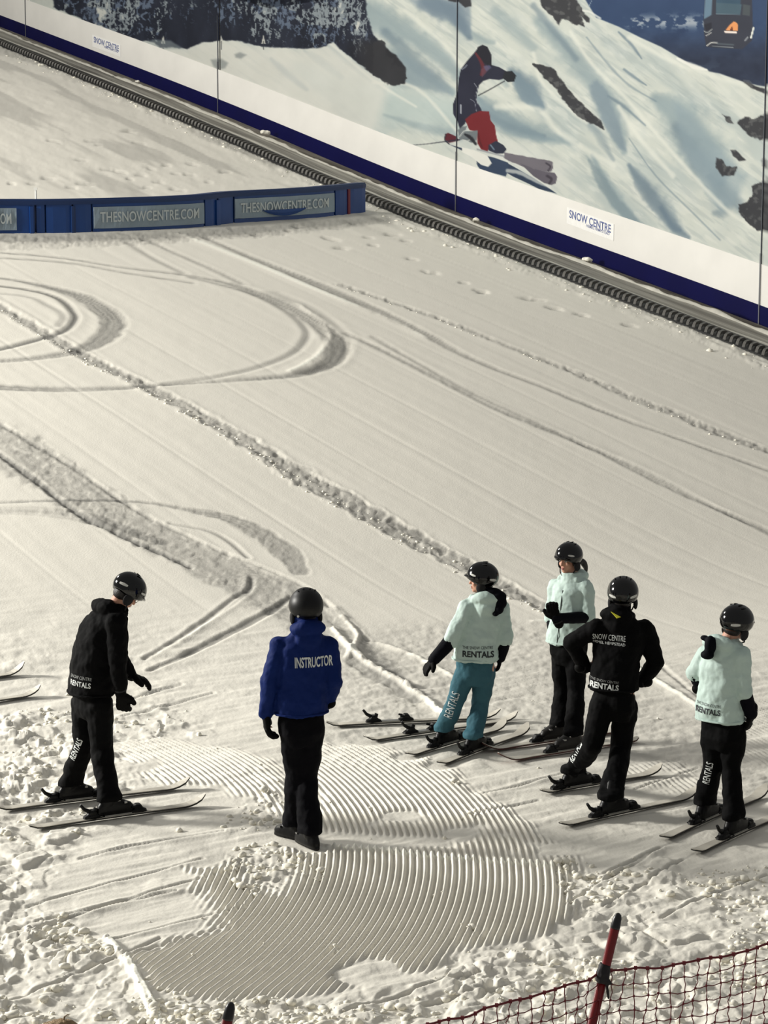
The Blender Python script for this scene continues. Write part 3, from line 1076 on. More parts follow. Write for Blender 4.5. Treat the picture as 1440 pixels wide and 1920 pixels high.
    poly([(860, 148), (864, 130), (876, 114), (890, 98), (896, 90), (906, 88), (914, 92), (920, 104), (922, 122), (936, 126), (950, 134), (950, 146), (936, 150), (918, 148), (906, 152), (898, 160), (894, 178), (894, 190), (902, 204),
          (904, 212), (890, 214), (876, 222), (872, 232), (862, 242), (858, 228), (850, 214), (849, 196), (856, 178), (858, 168)], NV, .9)
    poly([(893, 98), (896, 88), (905, 84), (914, 88), (921, 102), (922, 124), (914, 122), (902, 114)], (24, 24, 36), .9)
    stroke([(892, 100), (901, 114), (906, 128), (902, 140)], [4, 6, 8, 5], (96, 34, 42), .9, wob=0)
    poly([(902, 130), (912, 122), (918, 128), (910, 138), (903, 146)], (100, 60, 72), 1, .8)
    poly([(906, 124), (918, 122), (921, 127), (912, 134)], (86, 88, 120), 1, .7)
    poly([(946, 134), (960, 133), (968, 142), (964, 153), (952, 154), (942, 146)], (26, 30, 38), .8)
    stroke([(897, 179), (918, 168), (946, 152)], 2.2, (28, 30, 40), 1, wob=0)
    stroke([(889, 156), (895, 166), (892, 180), (896, 196)], 1.5, (160, 165, 172), .8, wob=0)
    stroke([(864, 197), (864, 212)], 3, (190, 196, 204), .85, wob=0)
    stroke([(882, 186), (890, 192), (893, 208)], 1.4, (150, 156, 166), .7, wob=0)
    stroke([(866, 130), (872, 126), (875, 122)], 2.5, (150, 158, 170), .7, wob=0)
    poly([(872, 224), (884, 214), (900, 208), (917, 209), (920, 226), (928, 236), (930, 252), (934, 268), (920, 274), (914, 284), (902, 280), (895, 268), (894, 246), (880, 244)], RD, .9)
    stroke([(896, 250), (900, 266), (904, 276)], 3, (70, 14, 22), .6, wob=0)
    poly([(858, 244), (866, 238), (876, 236), (872, 246), (884, 246), (896, 244), (894, 262), (884, 268), (872, 262), (862, 262)], (110, 118, 122), .9)
    stroke([(862, 256), (870, 246), (880, 244)], 2, (200, 204, 200), .9, wob=0)
    stroke([(868, 262), (878, 264), (884, 256)], 2, (196, 200, 196), .9, wob=0)
    stroke([(872, 252), (882, 258), (892, 270)], [4, 7, 5], (26, 28, 36), .9, wob=0)
    poly([(834, 252), (840, 249), (856, 256), (860, 264), (842, 268), (835, 262)], (86, 26, 40), .8)
    stroke([(836, 252), (834, 262), (842, 270)], 2.5, (20, 20, 34), .9, wob=0)
    stroke([(775, 272), (800, 270), (830, 266), (862, 262)], [1.4, 1.6, 2.2, 3], (36, 38, 54), 1, wob=0)
    poly([(916, 272), (930, 264), (944, 272), (950, 280), (944, 288), (930, 288), (916, 282)], (36, 42, 60), .9)
    stroke([(920, 272), (926, 280)], 3, (120, 140, 156), .8, wob=0)
    stroke([(895, 280), (925, 288), (950, 294), (975, 300)], 3.5, (150, 154, 158), .9, wob=0)
    poly([(946, 286), (975, 291), (1000, 296), (1030, 301), (1036, 304), (1037, 314), (1034, 322), (1020, 322), (1006, 318), (980, 312), (955, 302), (944, 296)], (108, 104, 112), .9, 1, 1, .2)
    poly([(975, 306), (1000, 316), (1024, 322), (1040, 324), (1045, 332), (1042, 344), (1034, 347), (1020, 343), (1000, 330)], (92, 88, 98), .9)
    stroke([(1024, 306), (1032, 312), (1028, 320)], 4, (54, 50, 60), .8)
    stroke([(1026, 330), (1034, 336), (1030, 344)], 5, (50, 46, 56), .8)
    # canvas unevenness
    C = C + ((fbm(px * .03, py * .03, 441, 3) - .5) * 10)[..., None]
    return np.clip(C * .93, 8, 240)


def s2l(C):
    c = C / 255
    return np.where(c <= .04045, c / 12.92, ((c + .055) / 1.055) ** 2.4)


SEAM_PX = [51, 409.5, 858, 1438]
seams = [float(wall_uz(np.array(s), np.array(100.))[0]) for s in SEAM_PX]
seams = [UL] + seams + [UR]                       # from far to near
PRINT = mat('mural_print', (0, 0, 0), .55, attr='print', spec=.25)
WHITEB = mat('white_board', (226, 224, 218), .45, bump=.02, bscale=4, vary=.02)
NAVY = mat('navy_kick_board', (4, 5, 60), .5, spec=.15, bump=.02, bscale=5, vary=.1)
STEEL = mat('steel_trim', (140, 142, 146), .4, .6)
DARKGAP = mat('dark_joint', (70, 74, 82), .7)
wall = empty('wall_right', uvz(seams[3], WV, float(zs(seams[3]))), kind='structure', label='long side wall with white board, navy kick board and printed mountain mural')
ZTOP = 9.5


def strip_board(name, ua, ub, za, zb, vf, vb, m):
    """a board that follows the slope between two runs; za, zb above the slope line"""
    mb = MB()
    n = max(2, int(abs(ua - ub) / .8))
    rings = []
    for i in range(n + 1):
        u = ua + (ub - ua) * i / n
        z = float(zs(u))
        rings.append([uvz(u, vf, z + za), uvz(u, vf, z + zb), uvz(u, vb, z + zb), uvz(u, vb, z + za)])
    mb.ring_loft(rings)
    return mb.build(name, m, wall)


for k in range(5):
    ua, ub = seams[k], seams[k + 1]
    g = .012
    strip_board('kick_board', ua - g, ub + g, -.35, BLUE_H, WV - .03, WV + .05, NAVY)
    strip_board('white_board', ua - g, ub + g, BLUE_H, WHITE_H, WV - .018, WV + .05, WHITEB)
    # printed sheet
    pa, pb = float(project(uvz(ua, WV, 4))[0]), float(project(uvz(ub, WV, 4))[0])
    if k == 0:
        us = np.linspace(ua, ub, 60)
    elif k == 4:
        us = np.linspace(ua, ub, 12)
    elif k == 3:
        us = np.append(wall_uz(np.arange(pa + .4, pb - .5, 1.8), np.full(len(np.arange(pa + .4, pb - .5, 1.8)), 300.))[0], ub)
    else:
        us = wall_uz(np.arange(pa + .4, pb, 1.8), np.full(len(np.arange(pa + .4, pb, 1.8)), 100.))[0]
    zlow = WHITE_H - .004
    rows = int([60, 150, 260, 300, 60][k])
    # rows run parallel to the slope at the foot and level at the top
    tt = np.linspace(0, 1, rows)[:, None]
    zfoot = zs(us)[None, :] + zlow
    vis_top = np.maximum(wall_uz(np.full(len(us), 0.) + project(np.array([[u * UX + WV * VX, u * UY + WV * VY, 4.0] for u in us]))[0], np.full(len(us), -8.))[1], zfoot + .3)
    Z = zfoot + (vis_top - zfoot) * tt
    Z = np.concatenate([Z, np.linspace(0, 1, 8)[1:, None] * (np.maximum(ZTOP, zfoot + 2) - Z[-1:]) + Z[-1:]], 0)
    Uu = np.repeat(us[None, :], Z.shape[0], 0)
    P = np.stack([Uu * UX + (WV - .004) * VX, Uu * UY + (WV - .004) * VY, Z], -1)
    qx, qy = project(P)
    Cc = s2l(paint(qx, qy))
    me = mesh_np('mural_panel', P.reshape(-1, 3), grid_faces(*Z.shape)[:, ::-1])
    a = me.color_attributes.new('print', 'FLOAT_COLOR', 'POINT')
    a.data.foreach_set('color', np.concatenate([Cc.reshape(-1, 3), np.ones((Cc.size // 3, 1))], 1).astype(np.float32).ravel())
    link('mural_panel', me, PRINT, wall, label=['printed mural far up the slope', 'mural panel of frosted dark fir trees', 'mural panel of trees ending in shaded snow ridges', 'mural panel with red trousered skier and gondola', 'plain snow mural panel beyond the gondola panel'][k])
    if k:
        mb = MB()
        z = float(zs(ua))
        mb.box(uvz(ua, WV - .035, z + (WHITE_H + BLUE_H) / 2 - .1), .022, .02, WHITE_H + .3, Matrix.Rotation(AZ, 3, 'Z'))
        mb.build('seam_trim', STEEL, wall)
        mb = MB()
        mb.box(uvz(ua, WV - .012, (z + WHITE_H + ZTOP) / 2), .03, .016, ZTOP - z - WHITE_H, Matrix.Rotation(AZ, 3, 'Z'))
        mb.build('panel_joint', DARKGAP, wall)
# solid backing of the wall and the top of the boards
mb = MB()
rings = []
for u in np.linspace(seams[0], seams[-1] - .02, 60):
    z = float(zs(u))
    rings.append([uvz(u, WV + .05, z - .5), uvz(u, WV + .05, max(ZTOP, z + 3)), uvz(u, WV + .30, max(ZTOP, z + 3)), uvz(u, WV + .30, z - .5)])
mb.ring_loft(rings)
mb.build('backing', WHITEB, wall)
mb = MB()
mb.box(uvz(UR, WV - .03, ZTOP / 2 - .2), .06, .03, ZTOP + .2, Matrix.Rotation(AZ, 3, 'Z'))
mb.build('end_trim', STEEL, wall)

# logos on the white board
LOGO = mat('logo_print', (92, 104, 150), .5)
LOGOBG = mat('logo_sticker', (238, 237, 233), .4)
for (xa, ya, xb, yb) in ((1067, 402, 1150, 428), (176, 75, 226, 90)):
    ua, za = wall_uz(np.array(float(xa)), np.array(float(ya)))
    ub, zb = wall_uz(np.array(float(xb)), np.array(float(yb)))
    uc, zc = (ua + ub) / 2, (za + zb) / 2
    wdt = abs(ua - ub)
    slope = (zb - za) / (ub - ua)
    s = .2 * 1.0

    def on_wall(me, uc_, zc_, off):
        V = np.empty(len(me.vertices) * 3)
        me.vertices.foreach_get('co', V)
        V = V.reshape(-1, 3)
        u = uc_ - V[:, 0]
        z = zc_ + V[:, 1] - V[:, 0] * TS
        o_ = off + V[:, 2]
        W = np.stack([u * UX + (WV - o_) * VX, u * UY + (WV - o_) * VY, z], -1)
        me.vertices.foreach_set('co', W.ravel())
        me.update()
        return me

    mb = MB()
    q = [(-wdt * .53, .17), (wdt * .53, .17), (wdt * .53, -.17), (-wdt * .53, -.17)]
    mb.ring_loft([[(a, b, 0) for a, b in q], [(a, b, .004) for a, b in q]])
    bgm = on_wall(mb.mesh('sticker'), float(uc), float(zc) - .05, .022)
    st = link('logo_sticker', bgm, LOGOBG, wall)
    me = on_wall(lettering('SNOW CENTRE', .17, wdt * .94, .02), float(uc), float(zc), .028)
    link('logo_lettering', me, LOGO, st)
    me = on_wall(lettering('HEMEL HEMPSTEAD', .06, wdt * .52, .01), float(uc) - wdt * .18, float(zc) - .17, .028)
    link('small_lettering', me, LOGO, st)

# ------------------------------------------------------------------ conveyor along the wall
RUBB = mat('black_rubber', (26, 26, 27), .6, bump=.1, bscale=20)
RIBM = mat('rib_rubber', (82, 80, 76), .55, bump=.1, bscale=30, vary=.2)
BELT = mat('worn_belt', (122, 118, 108), .65, bump=.3, bscale=6)
LEDGE = mat('brown_ledge', (104, 97, 84), .8, bump=.2, bscale=8, vary=.3)


def streaks(m, c1, c2, c3, su=.16, sv=5.):
    nt = m.node_tree
    b = nt.nodes['Principled BSDF']
    tc = nt.nodes.new('ShaderNodeTexCoord')
    mp = nt.nodes.new('ShaderNodeMapping')
    mp.vector_type = 'POINT'
    mp.inputs['Rotation'].default_value = (0, 0, -AZ)
    mp2 = nt.nodes.new('ShaderNodeMapping')
    mp2.inputs['Scale'].default_value = (sv, su, su)
    ns = nt.nodes.new('ShaderNodeTexNoise')
    ns.inputs['Scale'].default_value = 1
    ns.inputs['Detail'].default_value = 6
    ns.inputs['Roughness'].default_value = .62
    ns.inputs['Distortion'].default_value = .4
    rp = nt.nodes.new('ShaderNodeValToRGB')
    rp.color_ramp.elements[0].position = .36
    rp.color_ramp.elements[0].color = lin(c1) + (1,)
    rp.color_ramp.elements[1].position = .66
    rp.color_ramp.elements[1].color = lin(c3) + (1,)
    e = rp.color_ramp.elements.new(.5)
    e.color = lin(c2) + (1,)
    nt.links.new(tc.outputs['Object'], mp.inputs['Vector'])
    nt.links.new(mp.outputs['Vector'], mp2.inputs['Vector'])
    nt.links.new(mp2.outputs['Vector'], ns.inputs['Vector'])
    nt.links.new(ns.outputs['Fac'], rp.inputs['Fac'])
    nt.links.new(rp.outputs['Color'], b.inputs['Base Color'])


streaks(BELT, (74, 70, 62), (124, 121, 112), (166, 163, 152))
streaks(LEDGE, (82, 76, 66), (118, 112, 100), (150, 146, 136), .3, 5)
conv = empty('conveyor', uvz(22, WV - 1.2, float(zs(22))), 'long grey belt conveyor with black ribbed edge running up beside the mural wall', 'conveyor')


def long_box(name, ua, ub, va, vb, za, zb, m, parent=conv, n=120, jit=0, **kw):
    mb = MB()
    rings = []
    for i in range(n + 1):
        u = ua + (ub - ua) * i / n
        z = float(zs(u))
        j = jit * (random.random() - .5)
        rings.append([uvz(u, va + j, z + za), uvz(u, va + j, z + zb), uvz(u, vb, z + zb), uvz(u, vb, z + za)])
    mb.ring_loft(rings)
    return mb.build(name, m, parent, **kw)


CA, CB = float(UR) - 4.0, 70.0
long_box('frame', CA, CB, WV - 2.02, WV - .04, -.3, -.085, RUBB)
long_box('wall_ledge', CA, CB, WV - .66, WV - .035, -.085, -.065, LEDGE)
long_box('belt', CA, CB, WV - 1.52, WV - .68, -.085, .03, BELT)
long_box('rib_bed', CA, CB, WV - 2.02, WV - 1.62, -.085, .03, RUBB)
long_box('side_rail', CA, CB, WV - 1.61, WV - 1.53, -.085, .075, RUBB)
mbr = MB()
for s_ in range(1):
    # one arched rubber rib
    prof = []
    n = 7
    for k in range(n):
        a = math.pi * k / (n - 1)
        prof.append((-.17 * math.cos(a), .02 + .075 * math.sin(a) ** .5))
    rings = []
    for (v, z) in prof:
        rings.append([(-.026, v, z - .04), (-.026, v, z + .012), (.026, v, z + .012), (.026, v, z - .04)])
    mbr.ring_loft(rings)
rib_me = mbr.mesh('rib')
rib_me.materials.append(RIBM)
RS = .165
nrib = 0
uu = CA + .1
while uu < 67 and nrib < 300:
    o = bpy.data.objects.new('rib', rib_me)
    o.parent = conv
    o.location = uvz(uu, WV - 1.83, float(zs(uu)) + .03) - conv.location
    ex = Vector((UX, UY, TS)).normalized()
    ez = ex.cross(Vector((-VX, -VY, 0))).normalized() if False else Vector((0, 0, 1))
    o.rotation_euler = (0, -math.atan(TS), math.pi / 2 + AZ + .45)
    COL.objects.link(o)
    uu += RS
    nrib += 1
print('ribs', nrib)


# banks of grey snow on the conveyor
def bank(name, va, vb, h0, seed, label, tone_c, zb_, ua=CA, ub=66.):
    us = np.linspace(ua, ub, 520)
    vs = np.linspace(0, 1, 9)
    U, S = np.meshgrid(us, vs, indexing='ij')
    wn = fbm(U * .5, U * 0, seed, 3)
    wl = .8 + .2 * sstep(.3, .6, fbm(U * 1.3, U * 0 + 4, seed + 4, 3))
    mid = (va + vb) / 2 + (wn - .5) * .2
    V = mid + (S - .5) * (vb - va) * wl
    Hh = h0 * np.sin(np.pi * S) * (.4 + .9 * fbm(U * 3, S * 3, seed + 8, 3)) * wl
    Z = zs(U) + zb_ + Hh
    P = np.stack([U * UX + V * VX, U * UY + V * VY, Z], -1)
    return link(name, mesh_np(name, P.reshape(-1, 3), grid_faces(*U.shape)), tone_c, conv, kind='stuff', label=label)


GREYS = mat('grey_snow', (190, 187, 176), .8, bump=.4, bscale=14, vary=.12)
bank('snow_bank', WV - .82, WV - .58, .11, 501, 'thin bank of grey snow lying between belt and navy kick board', GREYS, -.02)
bank('snow_streak', WV - 1.44, WV - 1.30, .02, 521, 'streak of dirty snow along the ribbed conveyor edge', GREYS, .028)
for (x, y, r, lb) in ((499, 253, .13, 'white snow lump on the conveyor ledge nearest the blue barrier'), (1101, 490, .12, 'white snow lump on the conveyor ledge below the wall logo'),
                      (893, 406, .10, 'low lump of snow right of the skier seam by the kick board'), (257, 148, .085, 'snow lump far up the ledge below the small logo')):
    d = ray(x, y)
    v = WV - .42
    t_ = v / (d[0] * VX + d[1] * VY)
    p = Vector((d[0] * t_, d[1] * t_, 0))
    u = p.x * UX + p.y * UY
    p = uvz(u, v, float(zs(u)) - .01 + r * .5)
    mb = MB()
    for q in range(4):
        mb.ellipsoid(p + Vector((random.uniform(-.5, .5) * r, random.uniform(-.4, .4) * r, random.uniform(-.1, .25) * r)), r * random.uniform(.5, .75), r * .5, r * .42, n=8, m=5)
    me = fused(mb, r * .12, 1, r * .3, .05, dec=.5)
    link('snow_lump', me, SNOWW, loc=p - Vector((0, 0, r * .4)), label=lb, cat='snow lump', group='snow lumps on the conveyor ledge')

# ------------------------------------------------------------------ blue barrier across the slope
PAD = mat('blue_pad', (14, 62, 128), .45, bump=.15, bscale=5, vary=.12)
PADTOP = mat('navy_pad_cover', (12, 44, 92), .5, bump=.15, bscale=6)
BAN = mat('grey_banner', (140, 156, 168), .5, bump=.2, bscale=7, vary=.1)
BANT = mat('pale_lettering', (196, 204, 204), .5)
REDS = mat('red_strap', (110, 16, 40), .5)
WHITEP = mat('white_plastic', (225, 224, 216), .4)
bpx = smooth_path([(-70, 441), (0, 438), (100, 437), (200, 434), (300, 430), (380, 425), (440, 418), (520, 413), (600, 407), (686, 398)], 8)
bline = [gp(p[0], p[1]) for p in bpx]
brun = [0]
for i in range(1, len(bline)):
    brun.append(brun[-1] + (bline[i] - bline[i - 1]).length)
bxs = [float(p[0]) for p in bpx]


def bpos(px_):
    s = float(np.interp(px_, bxs, brun))
    return s


def bat(s):
    x = float(np.interp(s, brun, [p.x for p in bline]))
    y = float(np.interp(s, brun, [p.y for p in bline]))
    e = .05
    x2 = float(np.interp(s + e, brun, [p.x for p in bline])); y2 = float(np.interp(s + e, brun, [p.y for p in bline]))
    x1 = float(np.interp(s - e, brun, [p.x for p in bline])); y1 = float(np.interp(s - e, brun, [p.y for p in bline]))
    t = Vector((x2 - x1, y2 - y1, 0)).normalized()
    return Vector((x, y, 0)), t, Vector((-t.y, t.x, 0))     # normal points up the slope, away from the viewer


bar = empty('barrier', bline[len(bline) // 2], 'long low curved blue padded barrier with grey lettered banners across the slope', 'barrier')
TH = .34


def bh(s):
    return .60 + .02 * math.sin(s * 1.7)


def pad_run(name, pa, pb, off0, off1, za, zb, m, parent=bar, rnd=.03, taper=0, **kw):
    sa, sb = bpos(pa), bpos(pb)
    n = max(2, int((sb - sa) / .12))
    mb = MB()
    rings = []
    for i in range(n + 1):
        s = sa + (sb - sa) * i / n
        e = min(i, n - i) / max(1, n) * (sb - sa)
        k = 1 if e > .04 else .93
        p, t, nn = bat(s)
        zg = float(z0(p.x, p.y))
        H = bh(s)
        a, b = off0, off1
        zt = zg + (H if zb is None else zb)
        zbm = zg + za
        r = rnd
        c = [(a, zbm), (a, zt - r), (a + r, zt), (b - r, zt), (b, zt - r), (b, zbm)]
        mid = (a + b) / 2
        rings.append([Vector((p.x, p.y, 0)) + nn * (mid + (o_ - mid) * k) + Vector((0, 0, z)) for o_, z in c])
    mb.ring_loft(rings)
    return mb.build(name, m, parent, smooth=False, **kw)


for (a, b) in ((-68, 66), (70, 85), (88, 136), (139, 172), (175, 383), (386, 408), (411, 438), (441, 627), (630, 652), (657, 686)):
    pad_run('foam_pad', a, b, 0, TH, -.05, None, PAD)
top = pad_run('top_cover', -68, 687, -.02, TH + .02, .53, .64, PADTOP, rnd=.04)
pad_run('strap', 652.5, 656.5, -.012, .1, -.03, .55, REDS, rnd=.01)
pad_run('rib_fold', 134, 141, -.03, .05, -.05, .50, PADTOP, rnd=.01)
pad_run('rib_fold', 405, 412, -.03, .05, -.05, .50, PAD, rnd=.01)
pad_run('rib_fold', 56, 62, -.03, .05, -.05, .50, PAD, rnd=.01)


def banner(pa, pb, z1, z2, text, tx_a, tx_b, lab):
    sa, sb = bpos(pa), bpos(pb)
    n = 24
    rings = []
    mb = MB()
    for i in range(n + 1):
        s = sa + (sb - sa) * i / n
        p, t, nn = bat(s)
        zg = float(z0(p.x, p.y))
        sag = .012 * math.sin(i * 1.3)
        edge = .06 * (1 - i / 2) if i < 2 else 0
        q = Vector((p.x, p.y, 0))
        rings.append([q - nn * .020 + Vector((0, 0, zg + z1 + edge * .4)), q - nn * (.026 + sag) + Vector((0, 0, zg + (z1 + z2) / 2)), q - nn * .020 + Vector((0, 0, zg + z2)), q + nn * .004 + Vector((0, 0, zg + z2)), q + nn * .004 + Vector((0, 0, zg + z1))])
    mb.ring_loft(rings)
    bo = mb.build('banner', BAN, bar, label=lab)
    s1, s2 = bpos(tx_a), bpos(tx_b)
    me = lettering(text, .20, s2 - s1, .015)
    V = np.empty(len(me.vertices) * 3)
    me.vertices.foreach_get('co', V)
    V = V.reshape(-1, 3)
    for v in V:
        s = (s1 + s2) / 2 + v[0]
        p, t, nn = bat(s)
        zz_ = float(z0(p.x, p.y)) + (z1 + z2) / 2 + .01 + v[1]
        q = Vector((p.x, p.y, 0)) - nn * .045
        v[:] = (q.x, q.y, zz_)
    me.vertices.foreach_set('co', V.ravel())
    me.update()
    link('lettering', me, BANT, bo)
    return bo


banner(-68, 31, .06, .47, 'CENTRE.COM', -62, 20, 'grey banner end with pale lettering')
banner(176, 382, .06, .47, 'THESNOWCENTRE.COM', 186, 371, 'grey banner with pale lettering, middle')
bo = banner(440, 626, .08, .48, 'THESNOWCENTRE.COM', 449, 614, 'grey banner with pale lettering and blue fold')
# fold of blue cover hanging over the right banner
mb = MB()
rings = []
s1, s2 = bpos(490), bpos(572)
for i in range(15):
    f = i / 14
    s = s1 + (s2 - s1) * f
    p, t, nn = bat(s)
    zg = float(z0(p.x, p.y))
    q = Vector((p.x, p.y, 0))
    d = .13 * math.sin(math.pi * f) ** .8 + .004
    zc = zg + .22
    rings.append([q - nn * .05 + Vector((0, 0, zc)), q - nn * .075 + Vector((0, 0, zc - d * .5)), q - nn * .05 + Vector((0, 0, zc - d)), q - nn * .02 + Vector((0, 0, zc - d * .5))])
mb.ring_loft(rings)
mb.build('blue_fold', PAD, bar)
# small white marker stake behind the barrier
p, t, nn = bat(bpos(87))
mp = Vector((p.x, p.y, 0)) + nn * (TH + .08)
zg = float(z0(mp.x, mp.y))
st = empty('marker_stake', mp + Vector((0, 0, zg)), 'thin white marker stake standing just behind the blue barrier', 'stake')
mb = MB(); mb.tube([mp + Vector((0, 0, zg - .1)), mp + Vector((0, 0, zg + .72))], .018, 8); mb.build('rod', WHITEP, st)
mb = MB(); mb.box(mp + Vector((0, -.01, zg + .74)), .07, .02, .05); mb.build('flag', WHITEP, st)

# ------------------------------------------------------------------ skis
DECK = mat('ski_topsheet', (196, 191, 178), .5, bump=.2, bscale=12, vary=.3)
DECKR = mat('ski_base_red', (74, 20, 16), .4, vary=.2)
SKIB = mat('ski_base', (14, 13, 15), .4)
BIND = mat('binding_plastic', (8, 8, 8), .45, spec=.2)
BINDG = mat('binding_metal', (150, 150, 148), .35, .7)


def ski(A, B, label, feet=(), deckm=None, basem=None, tail_up=.02, tip_up=.07, lift=0.0, group=None, bind=None):
    """A tail, B tip in the photograph; feet: where the boots clamp (0..1 along)"""
    a, b = gp(*A), gp(*B)
    a.z += lift; b.z += lift
    L = (b - a).length
    t = (b - a).normalized()
    s = Vector((t.y, -t.x, 0)).normalized()
    n = s.cross(t).normalized()
    if n.z < 0: n = -n
    root = empty('ski', (a + b) / 2, label, 'ski', group)
    N = 30

    def strip(za, zb, shrink):
        mb = MB()
        rings = []
        for i in range(N + 1):
            f = i / N
            d = f * L
            w = .5 * (.102 * (1 - f) + .112 * f - .036 * math.sin(math.pi * min(1, max(0, (f - .04) / .9))) ** .8) - shrink
            if L - d < .09: w *= math.sqrt(max(.02, 1 - ((.09 - (L - d)) / .092) ** 2))
            if d < .03: w *= math.sqrt(max(.05, 1 - ((.03 - d) / .032) ** 2))
            z = 0
            if L - d < .20: z = tip_up * ((.20 - (L - d)) / .20) ** 2
            if d < .12: z = tail_up * ((.12 - d) / .12) ** 2
            th = 1.0 if .15 < d < L - .25 else .7
            c = a + t * d + n * z
            rings.append([c + s * w + n * za, c + s * w + n * (za + (zb - za) * th), c - s * w + n * (za + (zb - za) * th), c - s * w + n * za])
        mb.ring_loft(rings)
        return mb
    strip(.004, .013, 0).build('base', basem or SKIB, root)
    strip(.0132, .019, .006).build('deck', deckm or DECK, root)
    for (f, half) in (bind or []):
        c = a + t * (f * L) + n * .019
        for sg, nm in ((1, 'toe_piece'), (-1, 'heel_piece')):
            mb = MB()
            p = c + t * (sg * half)
            mb.loft([(p + n * 0, t * .075, s * .036), (p + n * .018, t * .07, s * .034), (p + n * .03, t * .045, s * .03), (p + n * .05, t * .03, s * .034), (p + n * .062, t * .02, s * .028)], 14, 3)
            if sg > 0:
                mb.capsule(p - t * .03 + s * .03 + n * .045, p - t * .055 + s * .034 + n * .05, .011, .009, 8)
                mb.capsule(p - t * .03 - s * .03 + n * .045, p - t * .055 - s * .034 + n * .05, .011, .009, 8)
            else:
                mb.tube([p - t * .02 + n * .05, p - t * .065 + n * .075, p - t * .095 + n * .115], [.018, .014, .011], 8)
                mb.tube([p + t * .02 + n * .05, p + t * .03 + n * .075], [.02, .016], 8)
            mb.build(nm, BIND, root, smooth=False)
        mb = MB()
        mb.box(c + n * .005, 2 * half + .02, .055, .008, Matrix((t, s, n)).transposed())
        mb.build('binding_plate', BINDG, root)
        mb = MB()
        q = c - t * (half * .55)
        for sg in (1, -1):
            mb.tube([q + s * sg * .045 + n * .01, q - t * .07 + s * sg * .05 + n * .006, q - t * .11 + s * sg * .052 - n * .004], .004, 6)
        mb.tube([q + s * .045 + n * .01, q - s * .045 + n * .01], .004, 6)
        mb.build('brake', BIND, root)
    return root, a, t, n, L


# ------------------------------------------------------------------ people
SKIN = mat('skin', (196, 146, 122), .55, bump=.05, bscale=90, vary=.05)
LIPS = mat('lips', (150, 76, 70), .5)
EYEW = mat('eye_white', (215, 210, 200), .3)
EYEI = mat('eye_iris', (40, 30, 24), .25)
HAIR = mat('dark_hair', (26, 20, 17), .5, bump=.4, bscale=160)
BROWNH = mat('brown_hair', (150, 124, 88), .6, bump=.6, bscale=140, vary=.3)
BLACKJ = mat('black_jacket', (5, 5, 6), .85, bump=.25, bscale=30, spec=.1)
BLACKT = mat('black_trousers', (3, 3, 4), .8, bump=.25, bscale=26, spec=.1)
NAVYT = mat('navy_trousers', (3, 3, 8), .8, bump=.25, bscale=26, spec=.1)
BLUEJ = mat('blue_jacket', (13, 33, 88), .7, bump=.3, bscale=24, vary=.08, spec=.1)
MINT = mat('mint_jacket', (186, 206, 198), .7, bump=.6, bscale=14, vary=.04)
TEAL = mat('teal_trousers', (60, 98, 110), .7, bump=.6, bscale=20, vary=.08, spec=.1)
CUFF = mat('navy_sleeve', (6, 7, 15), .75, bump=.2, bscale=30, spec=.1)
GLOVE = mat('black_glove', (4, 4, 4), .7, bump=.2, bscale=60, spec=.1)
BOOT = mat('boot_shell', (6, 6, 7), .4, spec=.2, bump=.05, bscale=20)
BOOTG = mat('boot_grey_shell', (34, 32, 30), .4, spec=.25)
BUCK = mat('boot_buckle', (140, 140, 138), .3, .8)
HELM = mat('helmet_gloss', (3, 3, 4), .12, spec=.35, coat=.25)
HELMM = mat('helmet_matt', (5, 5, 6), .45, spec=.3)
PADM = mat('helmet_padding', (20, 19, 20), .9)
SILV = mat('silver_glint_and_stud', (196, 196, 190), .3)  # colour of the painted helmet highlights and of the stud
PRINTW = mat('white_print', (206, 210, 208), .6)
PRINTG = mat('grey_print', (128, 130, 128), .6)
PRINTD = mat('dark_print', (26, 32, 36), .6)
YEL = mat('yellow_tag', (226, 222, 60), .6)
GLASSF = mat('spectacle_frame', (150, 150, 148), .3, .6)


def frame_of(face, pitch=0, roll=0):
    f = Vector((face[0], face[1], 0)).normalized()
    r = Vector((f.y, -f.x, 0))
    u = Vector((0, 0, 1))
    c, s = math.cos(pitch), math.sin(pitch)
    f2 = f * c - u * s
    u2 = u * c + f * s
    c, s = math.cos(roll), math.sin(roll)
    r2 = r * c - u2 * s
    u3 = u2 * c + r * s
    return Matrix((r2, f2, u3)).transposed()


